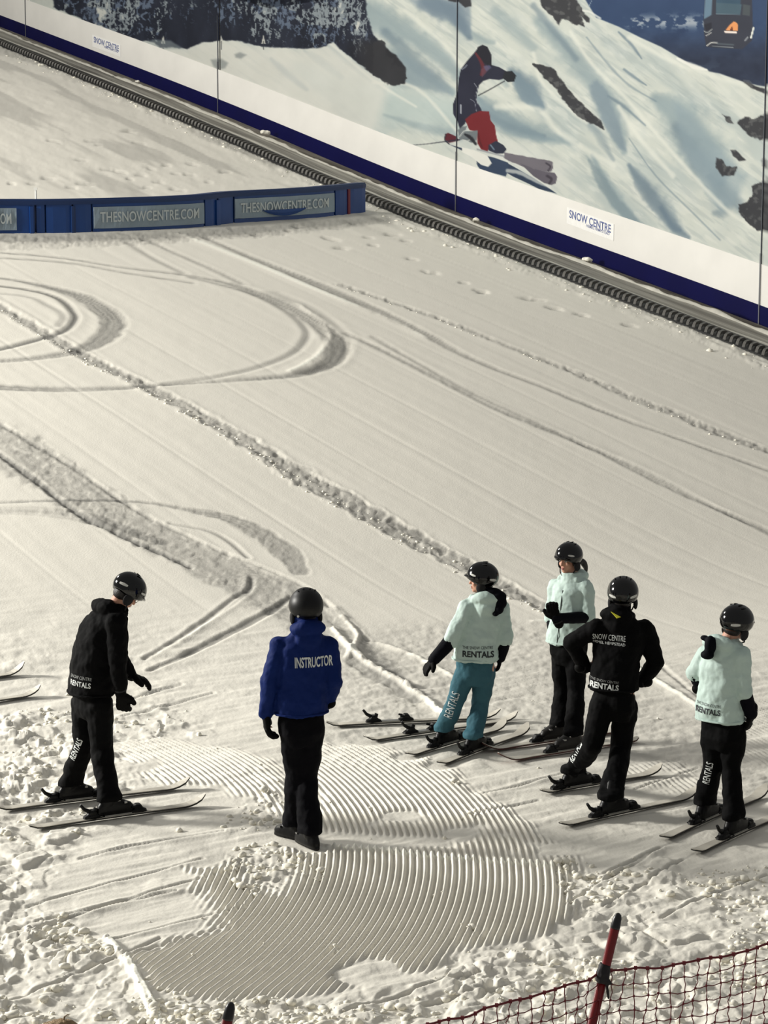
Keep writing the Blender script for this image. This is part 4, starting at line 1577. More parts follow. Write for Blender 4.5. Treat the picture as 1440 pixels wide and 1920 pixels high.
def hand(mb, w, d, palm, thumb, curl=.4, sc=1.0, fat=1.0, thumb_up=0):
    """palm with four unequal bent fingers and a thumb from the side of the palm"""
    d = d.normalized()
    palm = (palm - d * palm.dot(d)).normalized()
    th = (thumb - d * thumb.dot(d))
    th = (th - palm * th.dot(palm)).normalized()
    L = .092 * sc
    mb.loft([(w - d * .02, th * .030 * sc, palm * .024 * sc), (w + d * .02, th * .036 * sc, palm * .022 * sc), (w + d * L * .6, th * .044 * sc, palm * .020 * sc), (w + d * L, th * .043 * sc, palm * .016 * sc)], 14, 2.6)
    for k, (off, ln) in enumerate(((.033, .072), (.011, .082), (-.011, .077), (-.032, .060))):
        p = w + d * L * .93 + th * off * sc
        dd = d + th * off * 1.2
        a = 0
        r = .0105 * sc * fat
        for seg, f in enumerate((.45, .32, .23)):
            a += curl * (.55 + .45 * seg) + .08 * k * curl
            q = p + (dd.normalized() * math.cos(a) + palm * math.sin(a)) * ln * f * sc
            mb.capsule(p, q, r, r * .93, 8, 3)
            p = q
            r *= .93
    p = w + d * .028 * sc + th * .028 * sc
    q = p + (th * .8 + d * .65 + palm * .25).normalized() * .042 * sc if not thumb_up else p + (th * 1.0 + d * .2).normalized() * .045 * sc
    mb.capsule(p, q, .015 * sc * fat, .013 * sc * fat, 8, 3)
    e = q + ((th * .35 + d * .9 + palm * .3).normalized() if not thumb_up else (th * 1.0 - d * .1).normalized()) * .036 * sc
    mb.capsule(q, e, .0125 * sc * fat, .0105 * sc * fat, 8, 3)


def decal(target_bvh, text, px, py, w, h, n, roll, m, parent, name='lettering', off=.004, Y=15., bold=.02, sub=1, label=None):
    """print lettering on clothing: every letter lies on the cloth"""
    d = Vector(ray(px, py)).normalized()
    hit = target_bvh.ray_cast(Vector((0, 0, CAMZ)), d)
    if hit[0] is None:
        print('no cloth under', text, px, py)
        return
    n = Vector(n).normalized()
    r = (-n).cross(Vector((0, 0, 1))).normalized()
    u = r.cross(-n).normalized() if False else Vector((0, 0, 1))
    c, s = math.cos(roll), math.sin(roll)
    rr = r * c + u * s
    uu_ = u * c - r * s
    me = lettering(text, h, w, bold, sub=sub)
    dead = set()
    for v in me.vertices:
        o = hit[0] + n * .35 + rr * v.co.x + uu_ * v.co.y
        q = target_bvh.ray_cast(o, -n, .9)
        if q[0] is None:
            dead.add(v.index)
            v.co = o
        else:
            v.co = q[0] + n * off
    if dead:
        bm = bmesh.new()
        bm.from_mesh(me)
        bm.verts.ensure_lookup_table()
        bmesh.ops.delete(bm, geom=[bm.verts[i] for i in dead], context='VERTS')
        bm.to_mesh(me)
        bm.free()
    me.update()
    return link(name, me, m, parent, label=label)


def bvh_of(me):
    return BVHTree.FromPolygons([v.co.copy() for v in me.vertices], [tuple(p.vertices) for p in me.polygons])


def helmet(C, M, parent, m, sc=1.0, label=None, painted_glints=True, brim=True):
    R = Vector((.117, .136, .122)) * sc
    cz = .012
    n = 36
    rows = 14

    def shell(k, zoff=0):
        out = []
        for i in range(rows + 1):
            ring = []
            for j in range(n):
                ph = 2 * math.pi * j / n                       # 0 = right, pi/2 = front
                front = math.sin(ph)
                side = abs(math.cos(ph))
                lim = math.radians(112 - 18 * max(0, front) ** 1.5 + 14 * side ** 4 + 18 * max(0, -front))
                th = lim * i / rows
                th = max(th, .02)
                x = math.sin(th) * math.cos(ph)
                y = math.sin(th) * math.sin(ph)
                z = math.cos(th)
                if z < 0: z *= .9
                ring.append(C + M @ Vector((x * R.x * k, y * R.y * k, z * R.z * k + cz)))
            out.append(ring)
        return out
    mb = MB()
    mb.ring_loft(shell(1.0) + list(reversed(shell(.9))), caps=True)
    h = mb.build('helmet', m, parent, smooth=True, label=label)
    for s in (1, -1):
        mb = MB()
        mb.ellipsoid(C + M @ Vector((s * .094 * sc, .005, -.072 * sc)), .017 * sc, .040 * sc, .046 * sc, M)
        mb.build('ear_pad', PADM, h, smooth=True)
    mb = MB()
    mb.tube([C + M @ Vector(p) for p in ((.092, .02, -.09), (.072, .045, -.135), (.03, .07, -.155), (0, .075, -.158), (-.03, .07, -.155), (-.072, .045, -.135), (-.092, .02, -.09))], .006, 6)
    mb.build('chin_strap', PADM, h)
    if brim:
        mb = MB()
        rings = []
        for j in range(13):
            ph = math.radians(40 + 100 * j / 12)
            e = math.sin(math.pi * j / 12) ** .5
            base = Vector((math.cos(ph) * R.x, math.sin(ph) * R.y, cz * 1.2 + .012))
            o = Vector((math.cos(ph) * R.x * 1.02, math.sin(ph) * R.y * (1 + .13 * e), cz * 1.2 + .004))
            rings.append([C + M @ base, C + M @ o, C + M @ (o - Vector((0, 0, .006))), C + M @ (base - Vector((0, 0, .01)))])
        mb.ring_loft(rings)
        mb.build('brim', m, h)
    if painted_glints:  # pale strips laid on the shell as painted highlights
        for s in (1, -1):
            for (th, p0, p1, wd, nm) in ((76, 48, 22, 4.0, 'front_painted_glint'), (95, -30, -62, 5.5, 'rear_painted_glint')):
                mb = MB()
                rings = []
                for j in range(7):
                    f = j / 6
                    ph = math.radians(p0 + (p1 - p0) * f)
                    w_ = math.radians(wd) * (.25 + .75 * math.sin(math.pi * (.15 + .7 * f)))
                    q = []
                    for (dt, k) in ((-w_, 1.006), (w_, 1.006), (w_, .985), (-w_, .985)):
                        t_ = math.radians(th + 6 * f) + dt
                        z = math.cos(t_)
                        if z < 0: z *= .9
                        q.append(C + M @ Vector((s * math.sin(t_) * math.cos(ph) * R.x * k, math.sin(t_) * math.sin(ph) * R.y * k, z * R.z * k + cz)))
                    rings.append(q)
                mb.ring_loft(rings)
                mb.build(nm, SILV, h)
    for j in range(4):
        a = math.radians(25 + 130 * j / 3)
        mb = MB()
        v = Vector((math.cos(a) * R.x * .55, -.02, math.sqrt(max(0, 1 - (math.cos(a) * .55) ** 2)) * R.z * .995 + cz))
        mb.ellipsoid(C + M @ v, .008, .026, .004, M, 8, 5)
        mb.build('vent', PADM, h)
    return h


def boot(parent, g, t, up_to, shell=None, tilt=0.0):
    """ski boot: sole, shell, cuff reaching up the shin, buckles"""
    t = Vector((t[0], t[1], 0)).normalized()
    s = Vector((t.y, -t.x, 0))
    n = Vector((0, 0, 1))
    mb = MB()
    mb.loft([(g + n * .0, t * .155, s * .037), (g + n * .022, t * .155, s * .037), (g + n * .026, t * .148, s * .046), (g + n * .05, t * .148, s * .048), (g + n * .075 - t * .004, t * .135, s * .046), (g + n * .095 - t * .02, t * .105, s * .042),
             (g + n * .125 - t * .04, t * .075, s * .042)], 22, 2.8)
    mb.capsule(g - t * .075 + n * .07, g - t * .06 + n * .12, .048, .05)
    up = (up_to - (g - t * .05 + n * .10)).normalized() * .85 + n * .15
    mb.capsule(g - t * .05 + n * .10, g - t * .05 + n * .10 + up.normalized() * .13, .053, .054)
    me = fused(mb, .007, 2)
    b = link('boot', me, shell or BOOT, parent)
    for (f, z, wx) in ((.07, .088, .05), (.015, .112, .05)):
        mb = MB()
        mb.box(g + t * f + n * z, .022, .105, .012, Matrix((t, s, n)).transposed())
        mb.build('buckle', BUCK, b)
    for z in (.155,):
        mb = MB()
        p = g - t * .05 + n * .10 + up.normalized() * (z - .12)
        mb.box(p + t * .056, .012, .08, .018, Matrix((t, s, n)).transposed())
        mb.build('buckle', BUCK, b)
    return b


def person(sp):
    base = sp['base']
    Y0 = base.y

    def P(q):
        return at(q[0], q[1], Y0 + (q[2] if len(q) > 2 else 0))
    F = Vector((sp['face'][0], sp['face'][1], 0)).normalized()
    S = Vector((F.y, -F.x, 0))
    root = empty('person', base, sp['label'], 'person', sp.get('group'))
    Mh = frame_of(sp['look'], sp.get('pitch', 0), sp.get('roll', 0))
    C = P(sp['head'])
    neck = P(sp['neck'])
    sh = [P(q) for q in sp['sh']]
    el = [P(q) for q in sp['el']]
    wr = [P(q) for q in sp['wr']]
    hp = [P(q) for q in sp['hip']]
    kn = [P(q) for q in sp['knee']]
    ft = sp['feet']                                        # world points under each boot
    td = sp['toes']
    an = [f + Vector((0, 0, .13)) - Vector((t[0], t[1], 0)).normalized() * .05 for f, t in zip(ft, td)]
    k = sp.get('k', 1.0)
    # ---- body: one continuous figure
    b = MB()
    hsc = sp.get('hs', 1.0)
    b.ellipsoid(C + Mh @ Vector((0, -.005, .012)), .076 * hsc, .095 * hsc, .095 * hsc, Mh, 20, 14)
    b.ellipsoid(C + Mh @ Vector((0, .026, -.055)), .060 * hsc, .066 * hsc, .075 * hsc, Mh, 20, 14)
    b.ellipsoid(C + Mh @ Vector((0, .066, -.112)), .027, .023, .020, Mh, 12, 8)
    b.ellipsoid(C + Mh @ Vector((0, .070, .002)), .056, .022, .022, Mh, 14, 8)
    for s_ in (1, -1):
        b.ellipsoid(C + Mh @ Vector((s_ * .034, .066, -.052)), .024, .020, .022, Mh, 10, 8)
        b.ellipsoid(C + Mh @ Vector((s_ * .078, -.005, -.035)), .009, .020, .030, Mh, 10, 8)
    b.capsule(C + Mh @ Vector((0, .088, -.014)), C + Mh @ Vector((0, .106, -.052)), .008, .0135, 8, 3)
    b.ellipsoid(C + Mh @ Vector((0, .088, -.080)), .022, .010, .0065, Mh, 10, 6)
    b.ellipsoid(C + Mh @ Vector((0, .087, -.092)), .020, .010, .0075, Mh, 10, 6)
    b.capsule(C + Mh @ Vector((0, -.02, -.06)), neck, .055 * hsc, .062)
    pel = (hp[0] + hp[1]) / 2
    mid = (neck + pel) / 2
    up = Vector((0, 0, 1))
    shm = (sh[0] + sh[1]) / 2
    b.loft([(pel - up * .08, S * .14, F * .09), (pel, S * .165, F * .11), (pel + (mid - pel) * .5, S * .14, F * .10), (mid, S * .145, F * .10), (shm - up * .12, S * .165, F * .11), (shm - up * .02, S * .15, F * .08), (neck, S * .06, F * .055)], 20, 2.3)
    for i in (0, 1):
        b.capsule(shm + (sh[i] - shm) * .4, sh[i], .06, .055)
        b.capsule(sh[i], el[i], .052, .040)
        b.capsule(el[i], wr[i], .040, .026)
        b.capsule(hp[i] - up * .02, kn[i], .070, .045)
        b.capsule(kn[i], an[i], .045, .030)
        b.capsule(an[i] - up * .02, ft[i] + up * .06 + Vector((td[i][0], td[i][1], 0)).normalized() * .10, .038, .026)
        hd = sp['hands'][i]
        hand(b, wr[i], Vector(hd[0]), Vector(hd[1]), Vector(hd[2]), hd[3], .80, .85, hd[4] if len(hd) > 4 else 0)
    body = link('body', fused(b, .0068, 3, dec=.45, sfac=.4), SKIN, root)
    for s_ in (1, -1):
        mb = MB(); mb.ellipsoid(C + Mh @ Vector((s_ * .030, .080, -.022)), .013, .010, .0085, Mh, 10, 8)
        e = mb.build('eye', EYEW, body, smooth=True)
        mb = MB(); mb.ellipsoid(C + Mh @ Vector((s_ * .030, .0885, -.022)), .0055, .003, .0055, Mh, 10, 6)
        mb.build('iris', EYEI, e, smooth=True) if False else link('pupil', mb.mesh('pupil', True), EYEI, body)
        mb = MB(); mb.tube([C + Mh @ Vector((s_ * x, y, z)) for x, y, z in ((.014, .090, -.004), (.030, .090, .001), (.046, .080, -.004))], [.002, .0035, .002], 6)
        mb.build('eyebrow', HAIR, body)
    mb = MB(); mb.ellipsoid(C + Mh @ Vector((0, .0935, -.080)), .020, .0065, .005, Mh, 12, 6); mb.ellipsoid(C + Mh @ Vector((0, .092, -.0915)), .017, .007, .006, Mh, 12, 6)
    mb.build('lips', LIPS, body, smooth=True)
    # ---- trousers
    tr = MB()
    tw = sp.get('tw', 1.0)
    tr.loft([(pel - up * .13, S * .135, F * .10), (pel - up * .04, S * .170 * tw, F * .125), (pel + up * .06, S * .165 * tw, F * .12), (pel + up * .14, S * .150, F * .11)], 22, 2.5)
    for i in (0, 1):
        T = Vector((td[i][0], td[i][1], 0)).normalized()
        hr, kr, ar = sp.get('lr', (.102, .078, .078))
        tr.capsule(hp[i] - up * .03, kn[i] + up * .03, hr, kr)
        m_ = (kn[i] + an[i]) / 2
        tr.capsule(kn[i] + up * .02, m_, kr, (kr + ar) / 2)
        e = ft[i] + up * .11 - T * .045
        e2 = m_ + (e - m_) * .95
        sd = Vector((T.y, -T.x, 0))
        tr.loft([(m_ + up * .02, sd * (kr + ar) / 2, T * (kr + ar) / 2), ((m_ + e2) / 2, sd * ar * .98, T * ar), (e2 + up * .03, sd * ar * 1.0, T * ar * 1.12), (e2 - up * .015, sd * ar * .95, T * ar * 1.18)], 20, 2.2)
    tme = fused(tr, .0095, 5, .034, .13)
    trb = bvh_of(tme)
    tro = link('trousers', tme, sp['trouser'], root, label=sp.get('tlabel'))
    # ---- jacket
    j = MB()
    secs = []
    for (q, hw, hd_) in sp['torso']:
        secs.append((P(q), S * hw, F * hd_))
    j.loft(secs, 26, 2.35)
    sr, er, wr_ = sp.get('ar', (.078, .064, .050))
    low = MB()
    shirt = sp.get('lower')
    for i in (0, 1):
        j.capsule(shm + (sh[i] - shm) * .45 - up * .01, sh[i], .085, sr)
        j.capsule(sh[i], el[i], sr, er)
        if shirt:
            sp_ = sp.get('sleeve_end', (1.0, 1.0))[i]
            if sp_ > 1:
                j.capsule(el[i], el[i] + (wr[i] - el[i]) * (sp_ - 1), er, er * .95)
            st_ = el[i] + (wr[i] - el[i]) * max(0, sp_ - 1.05)
            low.capsule(el[i] + (sh[i] - el[i]) * .02 if sp_ <= 1 else st_, wr[i], er * .86, wr_)
        else:
            j.capsule(el[i], wr[i], er, wr_)
    # collar and hood
    ch = sp.get('collar', .05)
    j.loft([(neck - up * .05, S * .115, F * .10), (neck, S * .094, F * .086), (neck + up * ch, S * .084, F * .080)], 18, 2.1)
    hm = sp.get('hood', 1.0)
    if hm:
        hoff = sp.get('hoodshift', 0)
        hc = neck - F * .085 + S * hoff
        j.ellipsoid(hc + up * .012, .125 * hm, .070 * hm, .062 * hm, frame_of(F, .5), 18, 12)
        j.ellipsoid(hc - up * .05 - F * .01, .095 * hm, .050 * hm, .085 * hm, frame_of(F, .15), 18, 12)
        for s_ in (1, -1):
            j.capsule(neck + S * .095 * s_ - F * .05 + up * .01, neck + S * .085 * s_ + F * .04 - up * .005, .036 * hm, .026)
    jme = fused(j, .0095, 4, sp.get('wrk', .036), .11)
    jb = bvh_of(jme)
    jo = link('jacket', jme, sp['jacket'], root, label=sp.get('jlabel'))
    if shirt:
        for i in (0, 1):
            mb = MB()
            sp_ = sp.get('sleeve_end', (1.0, 1.0))[i]
            a_ = el[i] + (wr[i] - el[i]) * max(0, sp_ - 1.1)
            mb.capsule(a_, wr[i], er * .88, wr_)
            link('lower_sleeve', fused(mb, .008, 3, .012, .1), CUFF, root, label='dark lower sleeve')
    # lining in the folded hood of the mint jackets
    if sp.get('lining'):
        mb = MB()
        for (q, rx, ry, rz) in sp['lining']:
            mb.ellipsoid(P(q), rx, ry, rz, frame_of(F), 14, 10)
        link('hood_lining', fused(mb, .007, 14), CUFF, jo, label='dark hood lining')
    # hem, zip and seams
    q, hw, hd_ = sp['torso'][0]
    mb = MB()
    c0_ = P(q)
    pts_ = []
    for a_ in range(25):
        an_ = 2 * math.pi * a_ / 24
        ca_, sa_ = math.cos(an_), math.sin(an_)
        pts_.append(c0_ + up * .016 + S * hw * 1.0 * math.copysign(abs(ca_) ** (2 / 2.35), ca_) + F * hd_ * 1.0 * math.copysign(abs(sa_) ** (2 / 2.35), sa_))
    mb.tube(pts_, .008, 6, caps=False)
    mb.build('hem', sp['jacket'], jo)
    mb = MB()
    zp = []
    for (q, hw, hd_) in sp['torso'][:-2]:
        zp.append(P(q) + F * (hd_ * 1.0 + .003))
    mb.tube(zp, .0035, 6)
    mb.build('zip', sp.get('zip', PADM), jo)
    # ---- gloves
    for i in (0, 1):
        hd = sp['hands'][i]
        mb = MB()
        hand(mb, wr[i], Vector(hd[0]), Vector(hd[1]), Vector(hd[2]), hd[3], sp.get('gs', 1.14), 1.75, hd[4] if len(hd) > 4 else 0)
        dn = Vector(hd[0]).normalized()
        mb.capsule(wr[i] - dn * .05, wr[i] + dn * .01, .043, .038)
        g_ = link('glove', fused(mb, .0050, 2), GLOVE, root)
        m2 = MB(); m2.tube([wr[i] - dn * .035, wr[i] - dn * .022], .0455, 14); m2.build('cuff_strap', PADM, g_)
    # ---- boots
    for i in (0, 1):
        boot(root, ft[i], td[i], kn[i], sp.get('bootm'))
    # ---- hair at the nape, below the helmet
    if sp.get('helmet') is not None:
        mb = MB()
        mb.ellipsoid(C + Mh @ Vector((0, -.030, -.045)), .073, .068, .070, Mh, 18, 12)
        mb.build('nape_hair', HAIR, body, smooth=True)
    # ---- helmet
    if sp.get('helmet') is not None:
        helmet(C, Mh, root, sp['helmet'], sp.get('hsc', 1.0), painted_glints=sp.get('painted_glints', True), brim=sp.get('brim', True))
    return dict(root=root, jb=jb, tb=trb, jo=jo, tro=tro, body=body, C=C, Mh=Mh, F=F, S=S, P=P, neck=neck)


def on_ski(info, f):
    root, a, t, n, L = info
    return a + t * (f * L) + n * .030


def frac(A, B, x):
    """where along the ski (metres share) the column x of the photograph lies"""
    a, b = gp(*A), gp(*B)
    lo, hi = 0., 1.
    for _ in range(30):
        m_ = (lo + hi) / 2
        p = a + (b - a) * m_
        if (project(p)[0] < x) == (A[0] < B[0]): lo = m_
        else: hi = m_
    return lo


LIFT = .012
SK = {}


def ski_for(key, A, B, bootx, label, **kw):
    f = frac(A, B, bootx)
    SK[key] = ski(A, B, label, bind=[(f, .185)], lift=LIFT, **kw)
    return on_ski(SK[key], f), (SK[key][2].x, SK[key][2].y)


# ---- man bending at the left
f1, t1 = ski_for('p1n', (55, 1558), (385, 1510), 216, 'pale ski nearest the camera under the bending man in black, at the left')
f2, t2 = ski_for('p1f', (-4, 1523), (356, 1478), 143, 'pale ski under the rear boot of the bending man at the left')
r = person(dict(
    base=gp(180, 1518), face=(.80, .60), look=(.86, .5), pitch=.75, head=(241, 1106, 0), neck=(215, 1140, 0), hs=.97, hsc=1.04,
    sh=[(219, 1168, -.17), (196, 1160, .17)], el=[(222, 1252, -.20), (226, 1238, .16)], wr=[(227, 1300, -.20), (246, 1266, .14)],
    hands=[((.10, .2, -1), (.1, 1, 0), (1, -.3, 0), .5), ((.8, .1, -.35), (0, 0, -1), (0, -1, .1), .35)],
    hip=[(187, 1316, -.09), (158, 1314, .09)], knee=[(190, 1408, -.09), (158, 1400, .09)], feet=[f1, f2], toes=[t1, t2],
    torso=[((171, 1300), .205, .165), ((172, 1280), .205, .165), ((175, 1240), .20, .155), ((185, 1195), .205, .155), ((198, 1162), .19, .145), ((207, 1145), .13, .11), ((212, 1137), .07, .07)],
    ar=(.088, .070, .052), lr=(.108, .086, .086), jacket=BLACKJ, trouser=BLACKT, helmet=HELM, hood=1.15, hoodshift=0,
    label='person in black bending forward at the far left, wearing black helmet and glasses'))
P1 = r
decal(r['jb'], 'RENTALS', 149, 1283, .21, .042, (-.35, -.94, 0), -.04, PRINTW, r['jo'], sub=1)
decal(r['jb'], 'SNOW CENTRE', 150, 1271, .21, .025, (-.35, -.94, 0), -.04, PRINTG, r['jo'], sub=1, bold=.01)
decal(r['tb'], 'RENTALS', 143, 1404, .19, .055, (-.2, -.98, 0), 1.12, PRINTW, r['tro'], sub=1)
mb = MB()
for s_ in (1, -1):
    c = r['C'] + r['Mh'] @ Vector((s_ * .032, .098, -.024))
    pts_ = [c + r['Mh'] @ Vector((.022 * math.cos(a), 0, .018 * math.sin(a))) for a in [2 * math.pi * i / 14 for i in range(15)]]
    mb.tube(pts_, .0022, 6, caps=False)
    mb.tube([r['C'] + r['Mh'] @ Vector((s_ * .054, .098, -.020)), r['C'] + r['Mh'] @ Vector((s_ * .084, .02, -.018))], .002, 6)
mb.build('glasses', GLASSF, r['root'], label='thin metal framed glasses')

# ---- instructor in blue
g1, g2 = gp(545, 1571), gp(576, 1586)
r = person(dict(
    base=gp(562, 1580), face=(-.30, .95), look=(-.2, 1), pitch=.02, head=(574, 1138, .0), neck=(573, 1178, 0), collar=.10, hsc=1.08, brim=False,
    sh=[(617, 1212, .03), (524, 1212, -.03)], el=[(626, 1278, .0), (506, 1278, -.06)], wr=[(612, 1318, .12), (499, 1338, -.02)],
    hands=[((-.6, .8, -.2), (0, .2, 1), (.2, .5, .6), .5), ((.05, .15, -1), (1, .2, 0), (0.2, .8, 0), .45)],
    hip=[(584, 1362, .02), (547, 1362, -.02)], knee=[(574, 1462, .02), (556, 1458, .02)], feet=[g2, g1], toes=[(-.55, .83), (-.8, .6)],
    torso=[((565, 1338), .198, .145), ((565, 1315), .195, .145), ((566, 1285), .185, .14), ((569, 1245), .195, .14), ((571, 1212), .195, .13), ((572, 1194), .14, .10), ((573, 1180), .075, .07)],
    ar=(.075, .068, .054), lr=(.100, .084, .088), jacket=BLUEJ, trouser=NAVYT, helmet=HELMM, painted_glints=False, hood=1.05, gs=1.35,
    label='person in bright blue instructor jacket and dark trousers seen from behind, matt black helmet'))
decal(r['jb'], 'INSTRUCTOR', 589, 1241, .285, .078, (.16, -.98, 0), .0, PRINTW, r['jo'], sub=1, bold=.025)
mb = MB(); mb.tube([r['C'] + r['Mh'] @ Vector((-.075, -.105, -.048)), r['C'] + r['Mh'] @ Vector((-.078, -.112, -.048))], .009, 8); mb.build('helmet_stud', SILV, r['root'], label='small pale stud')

# ---- girl in mint jacket and teal trousers
A1, B1 = (762, 1421), (948, 1366)
A2, B2 = (822, 1438), (990, 1374)
f1, t1 = ski_for('p3l', A1, B1, 838, 'snow covered ski under the left boot of the person in teal trousers')
f2, t2 = ski_for('p3r', A2, B2, 892, 'snow covered ski under the right boot of the person in teal trousers')
r = person(dict(
    base=gp(868, 1404), face=(.16, .98), look=(-.95, .12), pitch=-.02, head=(905, 1083, 0), neck=(908, 1122, .0), hsc=1.04, hs=.97,
    sh=[(938, 1142, .03), (876, 1140, -.03)], el=[(946, 1198, .0), (846, 1200, -.08)], wr=[(938, 1232, .06), (814, 1236, -.12)],
    hands=[((-.1, .3, -1), (-1, .2, 0), (0, 1, 0), .4), ((-.6, -.1, -.7), (.3, .3, -.5), (-.2, -1, 0), .25)],
    hip=[(909, 1256, .0), (873, 1256, .0)], knee=[(902, 1322, .02), (855, 1318, -.02)], feet=[f2, f1], toes=[t2, t1],
    torso=[((891, 1237), .198, .155), ((892, 1222), .195, .155), ((897, 1195), .185, .145), ((904, 1165), .175, .135), ((907, 1142), .165, .125), ((908, 1130), .12, .095), ((909, 1120), .07, .065)],
    ar=(.082, .074, .052), lr=(.098, .078, .082), jacket=MINT, trouser=TEAL, helmet=HELM, lower=True, sleeve_end=(1.0, 1.0), hood=1.1, hoodshift=.03, gs=.95,
    lining=[((922, 1109, -.08), .085, .06, .035), ((934, 1118, -.10), .075, .06, .05), ((939, 1130, -.11), .055, .055, .055), ((936, 1142, -.13), .042, .05, .045), ((929, 1151, -.14), .03, .04, .022)],
    label='person in mint jacket and teal trousers, one arm held out, beside two empty skis'))
decal(r['jb'], 'RENTALS', 897, 1227, .27, .055, (0, -1, 0), .0, PRINTD, r['jo'], sub=1, bold=.03)
decal(r['jb'], 'THE SNOW CENTRE', 896, 1215, .26, .026, (0, -1, 0), .0, PRINTD, r['jo'], sub=1, bold=.0)
decal(r['tb'], 'RENTALS', 847, 1322, .24, .075, (-.25, -.97, 0), 1.25, PRINTW, r['tro'], sub=1, bold=.0)
mb = MB()
for q in range(5):
    mb.capsule(r['C'] + r['Mh'] @ Vector((-.04 + .02 * q, -.03, -.07)), r['C'] + r['Mh'] @ Vector((-.05 + .025 * q, .02, -.135)), .026, .012)
link('hair', fused(mb, .006, 2), HAIR, r['root'])

# ---- woman facing left
A1, B1 = (1160, 1374), (903, 1412)
A2, B2 = (1196, 1391), (934, 1432)
f1, t1 = ski_for('p4a', A1, B1, 1040, 'far dark red edged ski of the ponytailed person in mint', basem=DECKR)
f2, t2 = ski_for('p4b', A2, B2, 1066, 'near dark red edged ski of the ponytailed person, crossing behind black trousers', basem=DECKR)
r = person(dict(
    base=gp(1055, 1388), face=(-.62, -.78), look=(-.72, -.70), pitch=.10, head=(1067, 1044, 0), neck=(1071, 1083, .0), hsc=.98, hs=.98,
    sh=[(1042, 1100, .10), (1097, 1100, -.08)], el=[(1034, 1160, .12), (1104, 1157, -.12)], wr=[(1040, 1205, .0), (1044, 1160, -.28)],
    hands=[((.5, -.5, -.5), (.5, .5, 0), (0, 0, 1), .4), ((-.38, -.1, .9), (.3, 1, 0), (-1, -.2, .2), .85)],
    hip=[(1052, 1218, .06), (1080, 1218, -.06)], knee=[(1054, 1300, .06), (1080, 1300, -.08)], feet=[f1, f2], toes=[t1, t2],
    torso=[((1061, 1206), .175, .14), ((1062, 1190), .175, .135), ((1065, 1160), .155, .125), ((1068, 1125), .165, .13), ((1070, 1103), .16, .12), ((1071, 1090), .11, .09), ((1071, 1082), .065, .06)],
    ar=(.072, .062, .047), lr=(.095, .076, .080), jacket=MINT, trouser=BLACKT, helmet=HELM, lower=True, sleeve_end=(1.0, 1.0), hood=.9, gs=1.1, bootm=BOOTG,
    label='person in mint jacket and black trousers facing left, dark ponytail below black helmet, thumb raised'))
mb = MB()
pt = smooth_path([tuple(r['C'] + r['Mh'] @ Vector(p)) for p in ((.0, -.10, -.07), (-.01, -.155, -.075), (-.02, -.185, -.13), (-.02, -.19, -.20))], 5)
mb.tube([Vector(p) for p in pt], list(np.interp(np.linspace(0, 1, len(pt)), [0, .15, .5, 1], [.016, .028, .030, .008])), 10)
for s_ in (1, -1):
    mb.capsule(r['C'] + r['Mh'] @ Vector((s_ * .065, .01, -.05)), r['C'] + r['Mh'] @ Vector((s_ * .055, -.05, -.10)), .020, .022)
link('ponytail', fused(mb, .005, 1), HAIR, r['root'])

# ---- man in black with hands on hips
A1, B1 = (1014, 1491), (1240, 1452)
A2, B2 = (1050, 1553), (1306, 1496)
f1, t1 = ski_for('p5l', A1, B1, 1082, 'snow dusted ski under the left boot of the skier in black with hands on hips')
f2, t2 = ski_for('p5r', A2, B2, 1152, 'snow dusted ski under the right boot of the skier in black with hands on hips')
r = person(dict(
    base=gp(1118, 1504), face=(.42, .90), look=(.1, 1), pitch=.0, head=(1168, 1113, 0), neck=(1163, 1153, 0), collar=.10, hsc=1.05,
    sh=[(1210, 1182, .0), (1117, 1180, -.02)], el=[(1230, 1240, .02), (1072, 1204, .06)], wr=[(1203, 1278, .10), (1096, 1250, .12)],
    hands=[((-.8, .5, -.1), (0, .1, 1), (0, 1, .2), .5), ((.7, .5, .0), (0, .1, 1), (0, 1, .2), .5)],
    hip=[(1173, 1318, .02), (1130, 1318, -.02)], knee=[(1164, 1410, .03), (1110, 1402, -.02)], feet=[f2, f1], toes=[t2, t1],
    torso=[((1150, 1292), .195, .15), ((1151, 1275), .195, .15), ((1154, 1240), .185, .145), ((1160, 1205), .205, .15), ((1163, 1180), .20, .14), ((1163, 1165), .145, .11), ((1163, 1152), .075, .07)],
    ar=(.082, .070, .055), lr=(.104, .082, .092), jacket=BLACKJ, trouser=BLACKT, helmet=HELM, hood=1.1,
    label='person in black seen from behind, hands on hips, in front of the ponytailed person'))
decal(r['jb'], 'SNOW CENTRE', 1142, 1195, .255, .045, (-.12, -.99, 0), -.02, PRINTW, r['jo'], sub=1, bold=.0)
decal(r['jb'], 'HEMEL HEMPSTEAD', 1142, 1206, .25, .022, (-.12, -.99, 0), -.04, PRINTW, r['jo'], sub=1, bold=.0)
decal(r['jb'], 'RENTALS', 1133, 1287, .225, .048, (-.12, -.99, 0), -.06, PRINTW, r['jo'], sub=1, bold=.03)
decal(r['jb'], 'THE SNOW CENTRE', 1133, 1277, .225, .020, (-.12, -.99, 0), -.06, PRINTG, r['jo'], sub=1, bold=.0)
decal(r['tb'], 'RENTALS', 1078, 1409, .22, .055, (-.2, -.98, 0), 1.15, PRINTW, r['tro'], sub=1, bold=.02)
mb = MB()
nk = at(1154, 1152, r['neck'].y - .17)
mb.loft([(nk, Vector((.030, 0, -.018)), Vector((0, .006, .0))), (nk + Vector((.006, 0, -.012)), Vector((.014, 0, -.008)), Vector((0, .006, 0)))], 8)
mb = MB()
